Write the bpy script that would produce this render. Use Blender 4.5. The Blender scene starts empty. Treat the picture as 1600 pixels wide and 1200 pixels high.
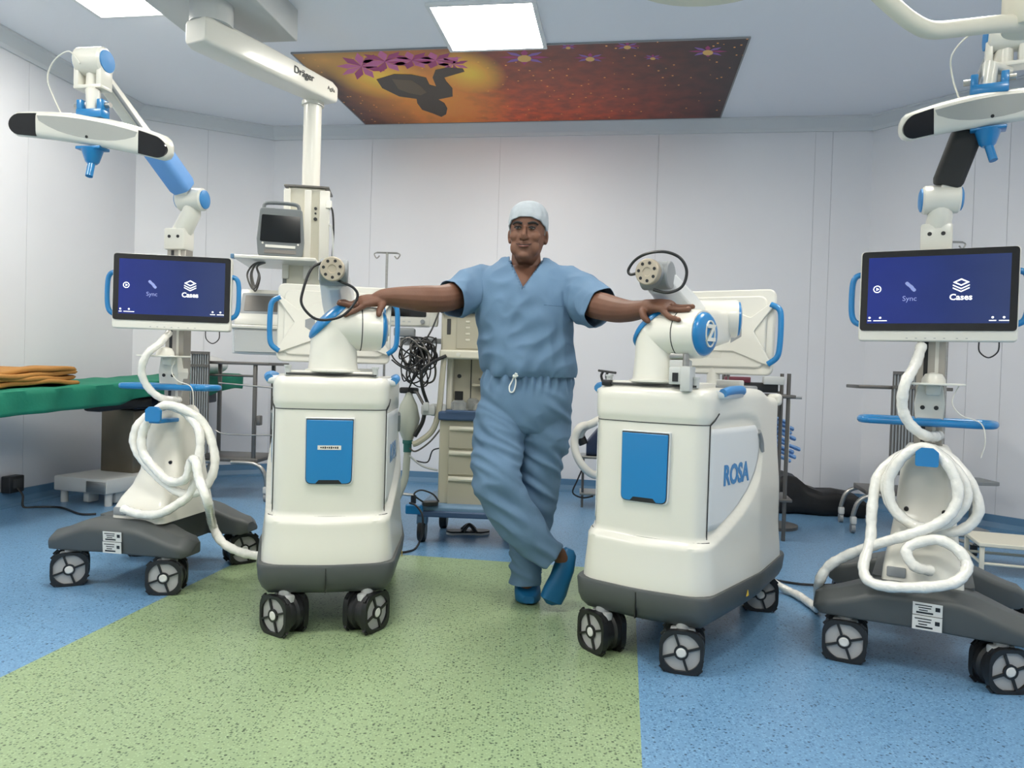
import bpy, bmesh, math, random
from mathutils import Vector, Matrix
random.seed(11)
V = Vector
scene = bpy.context.scene
col = scene.collection
R = math.radians

# ------------------------------------------------------------------ camera
FPX, CAM_H, ROLL, PITCH = 1180.0, 1.0, 0.03, math.atan(23 / 1180.0)
_f = V((0, math.cos(PITCH), -math.sin(PITCH)))
_r0 = V((1, 0, 0)); _u0 = _r0.cross(_f)
_r = math.cos(ROLL) * _r0 + math.sin(ROLL) * _u0
_u = -math.sin(ROLL) * _r0 + math.cos(ROLL) * _u0
cam_data = bpy.data.cameras.new('camera')
cam = bpy.data.objects.new('camera', cam_data); col.objects.link(cam)
cam_data.sensor_width = 36.0
cam_data.lens = FPX / 1600 * 36.0
cam_data.clip_start = 0.05
m = Matrix((_r, _u, -_f)).transposed().to_4x4(); m.translation = V((0, 0, CAM_H))
cam.matrix_world = m
scene.camera = cam

def at(x, y, Y):
    """world point at depth Y that the photograph shows at pixel x, y (1600 x 1200)"""
    d = _f + (x - 800) / FPX * _r - (y - 600) / FPX * _u
    return V((0, 0, CAM_H)) + d * (Y / d.y)
def atz(x, y, Z):
    d = _f + (x - 800) / FPX * _r - (y - 600) / FPX * _u
    return V((0, 0, CAM_H)) + d * ((Z - CAM_H) / d.z)

# ------------------------------------------------------------------ world, exposure
w = bpy.data.worlds.new('world'); scene.world = w; w.use_nodes = True
w.node_tree.nodes['Background'].inputs[0].default_value = (0.75, 0.82, 0.9, 1)
w.node_tree.nodes['Background'].inputs[1].default_value = 0.3
vs = scene.view_settings
vs.view_transform = 'Standard'; vs.look = 'None'; vs.gamma = 1.0; vs.use_curve_mapping = False
vs.exposure = 0.0
LIGHT_STRENGTH = 34.0

# ------------------------------------------------------------------ materials
def lin(c):
    if isinstance(c, str):
        c = tuple(int(c[i:i + 2], 16) / 255 for i in (0, 2, 4))
    return tuple((x / 12.92 if x <= 0.04045 else ((x + 0.055) / 1.055) ** 2.4) for x in c) + (1,)
def mat(name, c, rough=0.5, metal=0.0, coat=0.0, var=0.0, vscale=8.0, bump=0.0, bscale=60.0, emit=0.0, spec=0.5, trans=0.0, stretch=None):
    M = bpy.data.materials.new(name); M.use_nodes = True
    nt = M.node_tree; b = nt.nodes['Principled BSDF']
    b.inputs['Base Color'].default_value = lin(c)
    b.inputs['Roughness'].default_value = rough
    b.inputs['Metallic'].default_value = metal
    b.inputs['Coat Weight'].default_value = coat
    b.inputs['Coat Roughness'].default_value = 0.08
    b.inputs['Specular IOR Level'].default_value = spec
    b.inputs['Transmission Weight'].default_value = trans
    if emit:
        b.inputs['Emission Color'].default_value = lin(c); b.inputs['Emission Strength'].default_value = emit
    tc = None
    def coords():
        t = nt.nodes.new('ShaderNodeTexCoord'); mp = nt.nodes.new('ShaderNodeMapping')
        nt.links.new(t.outputs['Object'], mp.inputs[0])
        if stretch: mp.inputs['Scale'].default_value = stretch
        return mp.outputs[0]
    if var or bump:
        tc = coords()
    if var:
        n = nt.nodes.new('ShaderNodeTexNoise'); n.inputs['Scale'].default_value = vscale; n.inputs['Detail'].default_value = 4
        nt.links.new(tc, n.inputs['Vector'])
        r = nt.nodes.new('ShaderNodeValToRGB'); L = lin(c)
        r.color_ramp.elements[0].position = 0.3; r.color_ramp.elements[1].position = 0.7
        r.color_ramp.elements[0].color = tuple(x * (1 - var) for x in L[:3]) + (1,)
        r.color_ramp.elements[1].color = tuple(min(1, x * (1 + var)) for x in L[:3]) + (1,)
        nt.links.new(n.outputs['Fac'], r.inputs[0]); nt.links.new(r.outputs[0], b.inputs['Base Color'])
    if bump:
        n = nt.nodes.new('ShaderNodeTexNoise'); n.inputs['Scale'].default_value = bscale; n.inputs['Detail'].default_value = 3
        nt.links.new(tc, n.inputs['Vector'])
        bp = nt.nodes.new('ShaderNodeBump'); bp.inputs['Strength'].default_value = bump; bp.inputs['Distance'].default_value = 0.01
        nt.links.new(n.outputs['Fac'], bp.inputs['Height']); nt.links.new(bp.outputs[0], b.inputs['Normal'])
    return M
def vinyl(name, c, dark, light):
    M = mat(name, c, 0.32, coat=0.0, spec=0.45); nt = M.node_tree; b = nt.nodes['Principled BSDF']
    t = nt.nodes.new('ShaderNodeTexCoord')
    def fleck(scale, size, share):
        v = nt.nodes.new('ShaderNodeTexVoronoi'); v.inputs['Scale'].default_value = scale
        nt.links.new(t.outputs['Object'], v.inputs['Vector'])
        a = nt.nodes.new('ShaderNodeMath'); a.operation = 'LESS_THAN'; a.inputs[1].default_value = size
        nt.links.new(v.outputs['Distance'], a.inputs[0])
        s = nt.nodes.new('ShaderNodeSeparateColor'); nt.links.new(v.outputs['Color'], s.inputs[0])
        g = nt.nodes.new('ShaderNodeMath'); g.operation = 'LESS_THAN'; g.inputs[1].default_value = share
        nt.links.new(s.outputs[0], g.inputs[0])
        p = nt.nodes.new('ShaderNodeMath'); p.operation = 'MULTIPLY'
        nt.links.new(a.outputs[0], p.inputs[0]); nt.links.new(g.outputs[0], p.inputs[1])
        return p.outputs[0]
    prev = None
    for scale, size, share, cc in ((150, 0.42, 0.5, light), (120, 0.40, 0.42, dark), (70, 0.28, 0.20, tuple(x * 0.72 for x in dark))):
        mx = nt.nodes.new('ShaderNodeMix'); mx.data_type = 'RGBA'
        if prev is None: mx.inputs[6].default_value = lin(c)
        else: nt.links.new(prev, mx.inputs[6])
        mx.inputs[7].default_value = lin(cc)
        nt.links.new(fleck(scale, size, share), mx.inputs[0]); prev = mx.outputs[2]
    nt.links.new(prev, b.inputs['Base Color'])
    return M
MT = {}
MT['white'] = mat('gloss_white_shell', 'dedcd2', 0.28, coat=0.25)
MT['white2'] = mat('satin_white_panel', 'd6d9da', 0.4)
MT['cream'] = mat('cream_enamel', 'd9d5c4', 0.45)
MT['beige'] = mat('beige_enamel', 'bdb8a4', 0.45)
MT['beige2'] = mat('beige_drawer_front', 'b3ae9b', 0.5)
MT['blue'] = mat('accent_blue', '1679b6', 0.3, coat=0.3)
MT['blue2'] = mat('accent_blue_soft', '3f86c2', 0.45)
MT['charcoal'] = mat('charcoal_plastic', '4a4e4e', 0.45)
MT['black'] = mat('black_plastic', '1a1b1d', 0.4)
MT['blackgloss'] = mat('black_gloss', '08090b', 0.1)
MT['seam'] = mat('dark_gap', '3c3d3d', 0.7)
MT['steel'] = mat('brushed_steel', 'a7a6a2', 0.32, metal=0.9, var=0.1, vscale=6, stretch=(1, 1, 12))
MT['steeldark'] = mat('dark_steel', '6f6c68', 0.4, metal=0.7)
MT['alu'] = mat('aluminium_profile', 'a9a49b', 0.4, metal=0.6)
MT['grey'] = mat('grey_plastic', '8d9193', 0.5)
MT['lightgrey'] = mat('light_grey_plastic', 'c2c4c2', 0.5)
MT['midgrey'] = mat('mid_grey_plastic', '6c7274', 0.5)
MT['flange'] = mat('beige_flange_metal', 'b5aa98', 0.4, metal=0.4)
MT['caster'] = mat('caster_disc_grey', 'a9a9a8', 0.5)
MT['castwhite'] = mat('caster_hub_white', 'd8d8d4', 0.4)
MT['sleeve'] = mat('clear_film_over_white_hose', 'eeece4', 0.22, coat=0.6, bump=0.5, bscale=45, var=0.06, vscale=30)
MT['wall'] = mat('wall_panel_paint', 'e2e3e7', 0.42, var=0.02, vscale=1.2)
MT['walljoint'] = mat('wall_joint', 'c6c8cc', 0.7)
MT['ceiling'] = mat('ceiling_paint', 'f0f2f8', 0.6)
MT['cove'] = mat('cove_strip', 'd2d5d8', 0.5)
MT['base_blue'] = mat('skirting_blue', '5c83a3', 0.4)
MT['floor_blue'] = vinyl('vinyl_blue', (0.40, 0.56, 0.70), (0.31, 0.46, 0.60), (0.46, 0.63, 0.76))
MT['floor_green'] = vinyl('vinyl_green', (0.55, 0.63, 0.48), (0.38, 0.46, 0.35), (0.60, 0.69, 0.53))
MT['lamp'] = mat('lamp_diffuser', 'fffaf0', 0.5, emit=LIGHT_STRENGTH)
MT['frame'] = mat('lamp_frame', 'e4e6e8', 0.4)

# ------------------------------------------------------------------ mesh tools
XF = {}           # world matrix of each thing
def spline(pts, n=8, closed=False):
    P = [V(p) for p in pts]; N = len(P); out = []
    rng = range(N) if closed else range(N - 1)
    for i in rng:
        if closed: a, b, c, d = P[i - 1], P[i], P[(i + 1) % N], P[(i + 2) % N]
        else: a, b, c, d = P[max(i - 1, 0)], P[i], P[i + 1], P[min(i + 2, N - 1)]
        for k in range(n):
            t = k / n
            out.append(0.5 * (2 * b + (c - a) * t + (2 * a - 5 * b + 4 * c - d) * t * t + (3 * b - a - 3 * c + d) * t ** 3))
    if not closed: out.append(P[-1])
    return out
def rpoly(pts, rad, seg=5):
    """polygon with rounded corners"""
    out = []; N = len(pts)
    for i in range(N):
        p = V(pts[i][:2]).to_2d() if False else V((pts[i][0], pts[i][1]))
        a = V((pts[i - 1][0], pts[i - 1][1])); b = V((pts[(i + 1) % N][0], pts[(i + 1) % N][1]))
        r = rad[i] if isinstance(rad, (list, tuple)) else rad
        d1 = (a - p); d2 = (b - p); l1 = d1.length; l2 = d2.length
        if r <= 0:
            out += [p.copy() for _ in range(seg + 1)]; continue
        d1.normalize(); d2.normalize()
        ang = d1.angle(d2); t = min(r / math.tan(ang / 2), l1 * 0.49, l2 * 0.49)
        s, e = p + d1 * t, p + d2 * t
        for k in range(seg + 1):
            u = k / seg
            out.append((1 - u) ** 2 * s + 2 * u * (1 - u) * p + u * u * e)
    return out
def rrect(w, h, r, seg=5):
    return rpoly([(-w / 2, -h / 2), (w / 2, -h / 2), (w / 2, h / 2), (-w / 2, h / 2)], r, seg)
def circ(r, n=24, ry=None):
    ry = ry or r
    return [V((r * math.cos(2 * math.pi * i / n), ry * math.sin(2 * math.pi * i / n))) for i in range(n)]
def frame_mat(o, z, x=None):
    """matrix with origin o, local z along z, local x near x"""
    z = V(z).normalized(); x = V(x) if x is not None else (V((0, 0, 1)) if abs(z.z) < 0.9 else V((1, 0, 0)))
    x = (x - z * x.dot(z)).normalized(); y = z.cross(x)
    M = Matrix((x, y, z)).transposed().to_4x4(); M.translation = V(o); return M
class MB:
    def __init__(s): s.bm = bmesh.new()
    def box(s, c, size, rz=0, M=None, bev=0, seg=2):
        mm = (M or Matrix()) @ Matrix.Translation(V(c)) @ Matrix.Rotation(rz, 4, 'Z') @ Matrix.Diagonal(V(size).to_4d())
        g = bmesh.ops.create_cube(s.bm, size=1.0, matrix=mm)
        if bev:
            ed = list({e for v in g['verts'] for e in v.link_edges})
            bmesh.ops.bevel(s.bm, geom=ed, offset=bev, segments=seg, profile=0.5, affect='EDGES')
        return s
    def ring(s, pts): return [s.bm.verts.new(p) for p in pts]
    def skin(s, a, b, closed=True):
        n = len(a)
        for i in range(n if closed else n - 1):
            j = (i + 1) % n
            try: s.bm.faces.new((a[i], a[j], b[j], b[i]))
            except ValueError: pass
    def loft(s, rings, cap=True, closed=False):
        rs = [s.ring(r) for r in rings]
        for a, b in zip(rs, rs[1:]): s.skin(a, b)
        if closed: s.skin(rs[-1], rs[0])
        elif cap:
            s.bm.faces.new(list(reversed(rs[0]))); s.bm.faces.new(rs[-1])
        return s
    def prism(s, poly, z0, z1, M=None):
        M = M or Matrix()
        return s.loft([[M @ V((p[0], p[1], z)) for p in poly] for z in (z0, z1)])
    def hollow(s, outer, inner, z0, z1, M=None):
        """frame: outer and inner outlines with the same number of points"""
        M = M or Matrix(); f = lambda P, z: [M @ V((p[0], p[1], z)) for p in P]
        return s.loft([f(outer, z0), f(outer, z1), f(inner, z1), f(inner, z0)], closed=True)
    def cyl(s, a, b, r0, r1=None, n=20):
        a, b = V(a), V(b); r1 = r0 if r1 is None else r1; M = frame_mat(a, b - a); L = (b - a).length
        return s.loft([[M @ V((p.x * r, p.y * r, z)) for p in circ(1, n)] for r, z in ((r0, 0), (r1, L))])
    def lathe(s, prof, M=None, n=28):
        M = M or Matrix()
        return s.loft([[M @ V((p.x * r, p.y * r, z)) for p in circ(1, n)] for r, z in prof])
    def tube(s, pts, r, n=8, closed=False, flat=1.0):
        P = [V(p) for p in pts]; N = len(P); rings = []; up = None
        for i in range(N):
            if closed: t = P[(i + 1) % N] - P[i - 1]
            else: t = P[min(i + 1, N - 1)] - P[max(i - 1, 0)]
            if t.length < 1e-9: t = V((0, 0, 1))
            t.normalize()
            if up is None: up = V((0, 0, 1)) if abs(t.z) < 0.9 else V((1, 0, 0))
            x = (up - t * up.dot(t))
            if x.length < 1e-6: x = t.orthogonal()
            x.normalize(); y = t.cross(x); up = x
            rr = r[i] if isinstance(r, (list, tuple)) else r
            rings.append([P[i] + x * (math.cos(2 * math.pi * k / n) * rr) + y * (math.sin(2 * math.pi * k / n) * rr * flat) for k in range(n)])
        return s.loft(rings, closed=closed)
    def ball(s, c, r, M=None, u=16, v=10):
        r = (r, r, r) if not isinstance(r, (tuple, list)) else r
        mm = (M or Matrix()) @ Matrix.Translation(V(c)) @ Matrix.Diagonal(V(r).to_4d())
        bmesh.ops.create_uvsphere(s.bm, u_segments=u, v_segments=v, radius=1, matrix=mm); return s
    def build(s, name, material, parent=None, bevel=0, seg=2, smooth=True, ang=38, world=False):
        bm = s.bm
        if world and parent is not None: bmesh.ops.transform(bm, matrix=XF[parent.name].inverted(), verts=bm.verts)
        bmesh.ops.recalc_face_normals(bm, faces=bm.faces)
        me = bpy.data.meshes.new(name); bm.to_mesh(me); bm.free()
        return link_mesh(name, me, material, parent, bevel, seg, smooth, ang)
def link_mesh(name, me, material, parent=None, bevel=0, seg=2, smooth=True, ang=38):
    mats = material if isinstance(material, (list, tuple)) else [material]
    for x in mats: me.materials.append(MT[x] if isinstance(x, str) else x)
    if smooth and len(me.polygons):
        me.polygons.foreach_set('use_smooth', [True] * len(me.polygons)); me.set_sharp_from_angle(angle=R(ang))
    o = bpy.data.objects.new(name, me); col.objects.link(o)
    if parent is not None:
        o.parent = parent; XF[o.name] = XF[parent.name]
    else: XF[o.name] = Matrix()
    if bevel:
        b = o.modifiers.new('bevel', 'BEVEL'); b.width = bevel; b.segments = seg; b.limit_method = 'ANGLE'; b.angle_limit = R(35)
    return o
def thing(name, label, cat, loc=(0, 0, 0), rz=0.0, group=None):
    o = bpy.data.objects.new(name, None); col.objects.link(o); o.empty_display_size = 0.1
    o.location = loc; o.rotation_euler = (0, 0, rz)
    XF[o.name] = Matrix.Translation(V(loc)) @ Matrix.Rotation(rz, 4, 'Z')
    o['label'] = label; o['category'] = cat
    if group: o['group'] = group
    return o
def tag(o, label, cat, group=None):
    o['label'] = label; o['category'] = cat
    if group: o['group'] = group
    return o
def struct(o):
    o['kind'] = 'structure'; return o
def text(body, size, M, material, parent, name, world=False, bold=0.0, ext=0.0006, width=None):
    """lettering: centred, local x along the writing, local z out of the surface"""
    cu = bpy.data.curves.new('lettering', 'FONT'); cu.body = body; cu.size = size
    cu.align_x = 'CENTER'; cu.align_y = 'CENTER'; cu.extrude = ext; cu.offset = bold; cu.resolution_u = 3
    t = bpy.data.objects.new('lettering', cu); col.objects.link(t)
    dg = bpy.context.evaluated_depsgraph_get()
    me = bpy.data.meshes.new_from_object(t.evaluated_get(dg))
    bpy.data.objects.remove(t); bpy.data.curves.remove(cu); me.materials.clear()
    xs = [v.co.x for v in me.vertices]
    if width and xs:
        k = width / (max(xs) - min(xs)); me.transform(Matrix.Diagonal((k, 1, 1, 1)))
    if world: M = XF[parent.name].inverted() @ M
    me.transform(M)
    return link_mesh(name, me, material, parent, smooth=False)

# ------------------------------------------------------------------ the room
YAW = R(-8.5)
RM = Matrix.Rotation(YAW, 4, 'Z')
CEIL = 3.05
UL, UR, VB, VF = -4.0, 2.72, 6.30, -2.2
LC = (-3.12, 5.66)      # left chamfer: u where the back wall ends, v where the left wall ends
RC = (1.86, 5.45)
plan = [(UL, VF), (UR, VF), (UR, RC[1]), (RC[0], VB), (LC[0], VB), (UL, LC[1])]
# green field of the floor, blue around it (one sheet of vinyl in two colours)
g = [(-1.88, VF), (0.075, VF), (0.075, 3.86), (-1.88, 3.86)]
mb = MB(); bm = mb.bm
def P3(p, z=0.0): return RM @ V((p[0], p[1], z))
vo = [bm.verts.new(P3(p)) for p in plan]
vg = [bm.verts.new(P3(p)) for p in g]
fl = [bm.faces.new((vo[0], vg[0], vg[3], vo[4], vo[5])), bm.faces.new((vg[1], vo[1], vo[2], vo[3], vg[2])),
      bm.faces.new((vg[3], vg[2], vo[3], vo[4]))]
fg = bm.faces.new(vg); fg.material_index = 1
struct(mb.build('floor', ['floor_blue', 'floor_green'], smooth=False))
mb = MB(); bm = mb.bm
bm.faces.new([bm.verts.new(P3(p, CEIL)) for p in reversed(plan)])
bm2 = [f for f in bm.faces]
struct(mb.build('ceiling', 'ceiling', smooth=False))
def wall(name, a, b, cuts, panels=True):
    """backing plane with wall panels standing 6 mm proud, joints between them"""
    a, b = V(a), V(b); d = (b - a); L = d.length; d.normalize(); nrm = V((d.y, -d.x))   # into the room
    ang = math.atan2(d.y, d.x)
    M = RM @ Matrix.Translation((a.x, a.y, 0)) @ Matrix.Rotation(ang, 4, 'Z')
    mb = MB(); mb.box((L / 2, 0.05, CEIL / 2), (L, 0.1, CEIL), M=M)
    o = struct(mb.build(name, 'walljoint', smooth=False))
    cs = [0.0] + cuts + [L]
    for x0, x1 in zip(cs, cs[1:]):
        mb = MB(); mb.box(((x0 + x1) / 2, -0.002, CEIL / 2), (x1 - x0 - 0.003, 0.004, CEIL - 0.002), M=M)
        mb.build('wall_panel', 'wall', o, smooth=False)
    return M, L
def cuts(L, n, j=0): return [L * (i + 1) / n for i in range(n - 1)]
WB = RC[0] - LC[0]
walls = {}
walls['back'] = wall('wall_back', (LC[0], VB), (RC[0], VB), [0.9, 2.02, 3.33, 4.55, 4.68])
lc = (V((LC[0], VB)) - V((UL, LC[1]))).length; rc = (V((UR, RC[1])) - V((RC[0], VB))).length
walls['back_left'] = wall('wall_back_left', (UL, LC[1]), (LC[0], VB), [lc * 0.5])
walls['back_right'] = wall('wall_back_right', (RC[0], VB), (UR, RC[1]), [rc * 0.62, rc * 0.8])
walls['left'] = wall('wall_left', (UL, VF), (UL, LC[1]), cuts(LC[1] - VF, 7))
walls['right'] = wall('wall_right', (UR, RC[1]), (UR, VF), cuts(RC[1] - VF, 7))
walls['front'] = wall('wall_front', (UR, VF), (UL, VF), cuts(UR - UL, 6))
n = 0
for k, (M, L) in walls.items():
    # concave cove under the ceiling, blue vinyl turned up as skirting
    mb = MB(); prof = [(0.0, -0.10), (-0.016, -0.10), (-0.024, -0.075), (-0.075, -0.02), (-0.09, -0.012), (-0.09, 0), (0, 0)]
    mb.loft([[M @ V((x, p[0] - 0.004, CEIL - 0.001 + p[1])) for p in prof] for x in (-0.03, L + 0.03)])
    n += 1
    struct(mb.build('trim_%d' % n, 'cove', smooth=False))
    mb = MB(); prof = [(0.0, 0.0), (0, 0.1), (-0.014, 0.1), (-0.016, 0.05), (-0.03, 0.015), (-0.06, 0.002), (-0.06, 0.0)]
    mb.loft([[M @ V((x, p[0] - 0.004, p[1])) for p in prof] for x in (-0.01, L + 0.01)])
    struct(mb.build('baseboard_' + k, 'base_blue', smooth=False))

# ceiling lights: square recessed panels (two in view, the others further back along the same ceiling)
def ceiling_light(u, v, label, s=0.58):
    c = P3((u, v), CEIL)
    t = thing('ceiling_light', label, 'ceiling light', c, YAW, 'square ceiling light panels')
    mb = MB(); mb.hollow(rrect(s + 0.05, s + 0.05, 0.004, 1), rrect(s, s, 0.002, 1), -0.018, -0.0005)
    mb.build('frame', 'frame', t, smooth=False)
    mb = MB(); mb.prism(rrect(s + 0.002, s + 0.002, 0.002, 1), -0.011, -0.0015); mb.build('diffuser', 'lamp', t, smooth=False)
ceiling_light(-0.87, 4.48, 'square white light panel glowing in the ceiling beside the colourful ceiling mural')
ceiling_light(-2.88, 3.85, 'square white light panel glowing in the ceiling beside the pendant mount box')
for u, v in ((1.4, 3.0), (-0.87, 2.0), (-2.88, 1.2), (1.4, 0.6), (-0.87, -0.6), (-2.88, -1.2)):
    ceiling_light(u, v, 'square white light panel glowing in the ceiling above the open floor')

# ------------------------------------------------------------------ casters (shared by the four carts)
def _mesh(mb, name):
    bmesh.ops.recalc_face_normals(mb.bm, faces=mb.bm.faces)
    me = bpy.data.meshes.new(name); mb.bm.to_mesh(me); mb.bm.free()
    me.polygons.foreach_set('use_smooth', [True] * len(me.polygons)); me.set_sharp_from_angle(angle=R(35)); return me
CR = 0.060; CS = 1.2          # wheel radius
def caster_meshes():
    d = {}
    AX = Matrix.Rotation(R(90), 4, 'Y')           # local z becomes the axle (x)
    mb = MB(); mb.cyl((0, 0.0, CR + 0.02), (0, 0.0, 0.165), 0.019, n=16)
    mb.box((0, 0.0, CR + 0.035), (0.03, 0.07, 0.05), bev=0.008); mb.cyl((-0.045, 0, CR), (0.045, 0, CR), 0.012, n=10)
    d['stem'] = _mesh(mb, 'caster')
    mb = MB(); prof = [(0.0, -0.034), (CR - 0.012, -0.034), (CR, -0.028), (CR, -0.012), (CR - 0.008, -0.006), (CR - 0.008, 0.0), (0.0, 0.0)]
    for s in (1, -1): mb.lathe([(max(r, 0.001), z * s) for r, z in prof] if s > 0 else [(max(r, 0.001), -z) for r, z in prof], Matrix.Translation((0, 0, CR)) @ AX, n=24)
    d['tyre'] = _mesh(mb, 'wheel')
    for s, nm in ((1, 'a'), (-1, 'b')):
        T = Matrix.Translation((s * 0.036, 0, CR + 0.001)) @ AX
        mb = MB(); outer = rpoly([(-0.060, -0.060), (0.060, -0.060), (0.061, 0.061), (-0.061, 0.061)], 0.043, 7)
        n = len(outer); inner = [V((0.053 * math.cos(math.atan2(p.y, p.x)), 0.053 * math.sin(math.atan2(p.y, p.x)))) for p in outer]
        mb.hollow(outer, inner, -0.009, 0.009, T)
        for k in range(4):
            a = k * math.pi / 2 + 0.35
            mb.box((0.031 * math.cos(a), 0.031 * math.sin(a), s * 0.006), (0.046, 0.0065, 0.005), rz=a, M=T)
        mb.hollow(circ(0.02, 20), circ(0.0145, 20), s * 0.003, s * 0.0095, T)
        for a in (R(45), R(135), R(-45), R(-135)): mb.box((0.066 * math.cos(a), 0.066 * math.sin(a), 0), (0.018, 0.02, 0.008), rz=a, M=T)
        d['guard' + nm] = _mesh(mb, 'wheel_guard')
        mb = MB(); mb.lathe([(0.054, -0.002), (0.054, 0.001), (0.001, 0.003)] if s > 0 else [(0.054, 0.002), (0.054, -0.001), (0.001, -0.003)], T, n=24); d['disc' + nm] = _mesh(mb, 'wheel_disc')
        mb = MB(); mb.lathe([(0.0145, 0.0), (0.0145, s * 0.008), (0.011, s * 0.0105), (0.001, s * 0.0105)], T, n=20); d['hub' + nm] = _mesh(mb, 'hub_cap')
    return d
CM = caster_meshes()
for k, mm in CM.items():
    mm.materials.append(MT[{'s': 'lightgrey', 't': 'black', 'g': 'black', 'd': 'caster', 'h': 'castwhite'}[k[0]]])
def caster(parent, x, y, swivel, h=0.21):
    root = bpy.data.objects.new('caster', CM['stem']); col.objects.link(root); root.parent = parent
    root.location = (x, y, 0); root.rotation_euler = (0, 0, swivel); root.scale = (CS, CS, CS); XF[root.name] = XF[parent.name]
    for k, nm in (('tyre', 'wheel'), ('guarda', 'wheel_guard'), ('guardb', 'wheel_guard'), ('disca', 'wheel_disc'), ('discb', 'wheel_disc'), ('huba', 'hub_cap'), ('hubb', 'hub_cap')):
        o = bpy.data.objects.new(nm, CM[k]); col.objects.link(o); o.parent = root
    return root

# ------------------------------------------------------------------ surgical robot carts
def sstep(a, b, x):
    t = max(0.0, min(1.0, (x - a) / (b - a))); return t * t * (3 - 2 * t)
RECESS = [(-1, 0.43), (-0.47, 0.432), (-0.40, 0.445), (-0.28, 0.482), (-0.17, 0.52), (-0.08, 0.567), (0.0, 0.63), (0.045, 0.695), (0.055, 0.745), (0.03, 0.795), (-0.03, 0.83), (-0.12, 0.844), (-0.42, 0.832), (-1, 0.83)]
def pdist(y, z):
    """signed distance to the recessed panel outline (positive outside)"""
    best = 9; inside = False; n = len(RECESS)
    for i in range(n):
        a = RECESS[i]; b = RECESS[(i + 1) % n]
        dx, dz = b[0] - a[0], b[1] - a[1]; L = dx * dx + dz * dz
        t = max(0, min(1, ((y - a[0]) * dx + (z - a[1]) * dz) / L))
        best = min(best, math.hypot(y - a[0] - t * dx, z - a[1] - t * dz))
        if (a[1] > z) != (b[1] > z) and y < dx * (z - a[1]) / dz + a[0]: inside = not inside
    return -best if inside else best
def body_plan(e):
    P = rpoly([(-0.20 - e, -0.445 - e), (0, -0.468 - e), (0.20 + e, -0.445 - e), (0.258 + e, 0.0), (0.258 + e, 0.40 + e), (-0.258 - e, 0.40 + e), (-0.258 - e, 0.0)],
                 [0.055, 0.5, 0.055, 0.5, 0.09, 0.09, 0.5], 13)
    n = len(P); cum = [0.0]
    for i in range(n): cum.append(cum[-1] + (P[(i + 1) % n] - P[i]).length)
    out = []; j = 0; N = 176
    for q in range(N):
        t = cum[-1] * q / N
        while cum[j + 1] < t: j += 1
        d = cum[j + 1] - cum[j]; u = (t - cum[j]) / d if d > 1e-9 else 0
        out.append(P[j] * (1 - u) + P[(j + 1) % n] * u)
    return out
def body_pt(p, z, nx, ny, extra=0.0):
    off = 0.0
    d = pdist(p.y, z)
    amp = 0.026 if z < 0.5 else 0.026 - 0.018 * sstep(0.5, 0.8, z)
    off = amp * sstep(0.0, 0.022, d) + (0.012 * (1 - sstep(0.25, 0.42, z)))
    zz = z - 0.035 * sstep(0.05, 0.25, p.y) * sstep(0.80, 0.94, z)
    return V((p.x + nx * (off + extra), p.y + ny * (off + extra), zz))
def normals2(P):
    out = []; n = len(P)
    for i in range(n):
        t = P[(i + 1) % n] - P[i - 1]
        if t.length < 1e-7: t = P[(i + 2) % n] - P[i - 2]
        t.normalize(); out.append((t.y, -t.x))
    return out
BP = body_plan(0)
def side_x(y):
    for i in range(len(BP)):
        a, b = BP[i - 1], BP[i]
        if a.x > 0 and b.x > 0 and a.y != b.y and (a.y - y) * (b.y - y) <= 0: return a.x + (b.x - a.x) * (y - a.y) / (b.y - a.y)
    return 0.258
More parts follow.
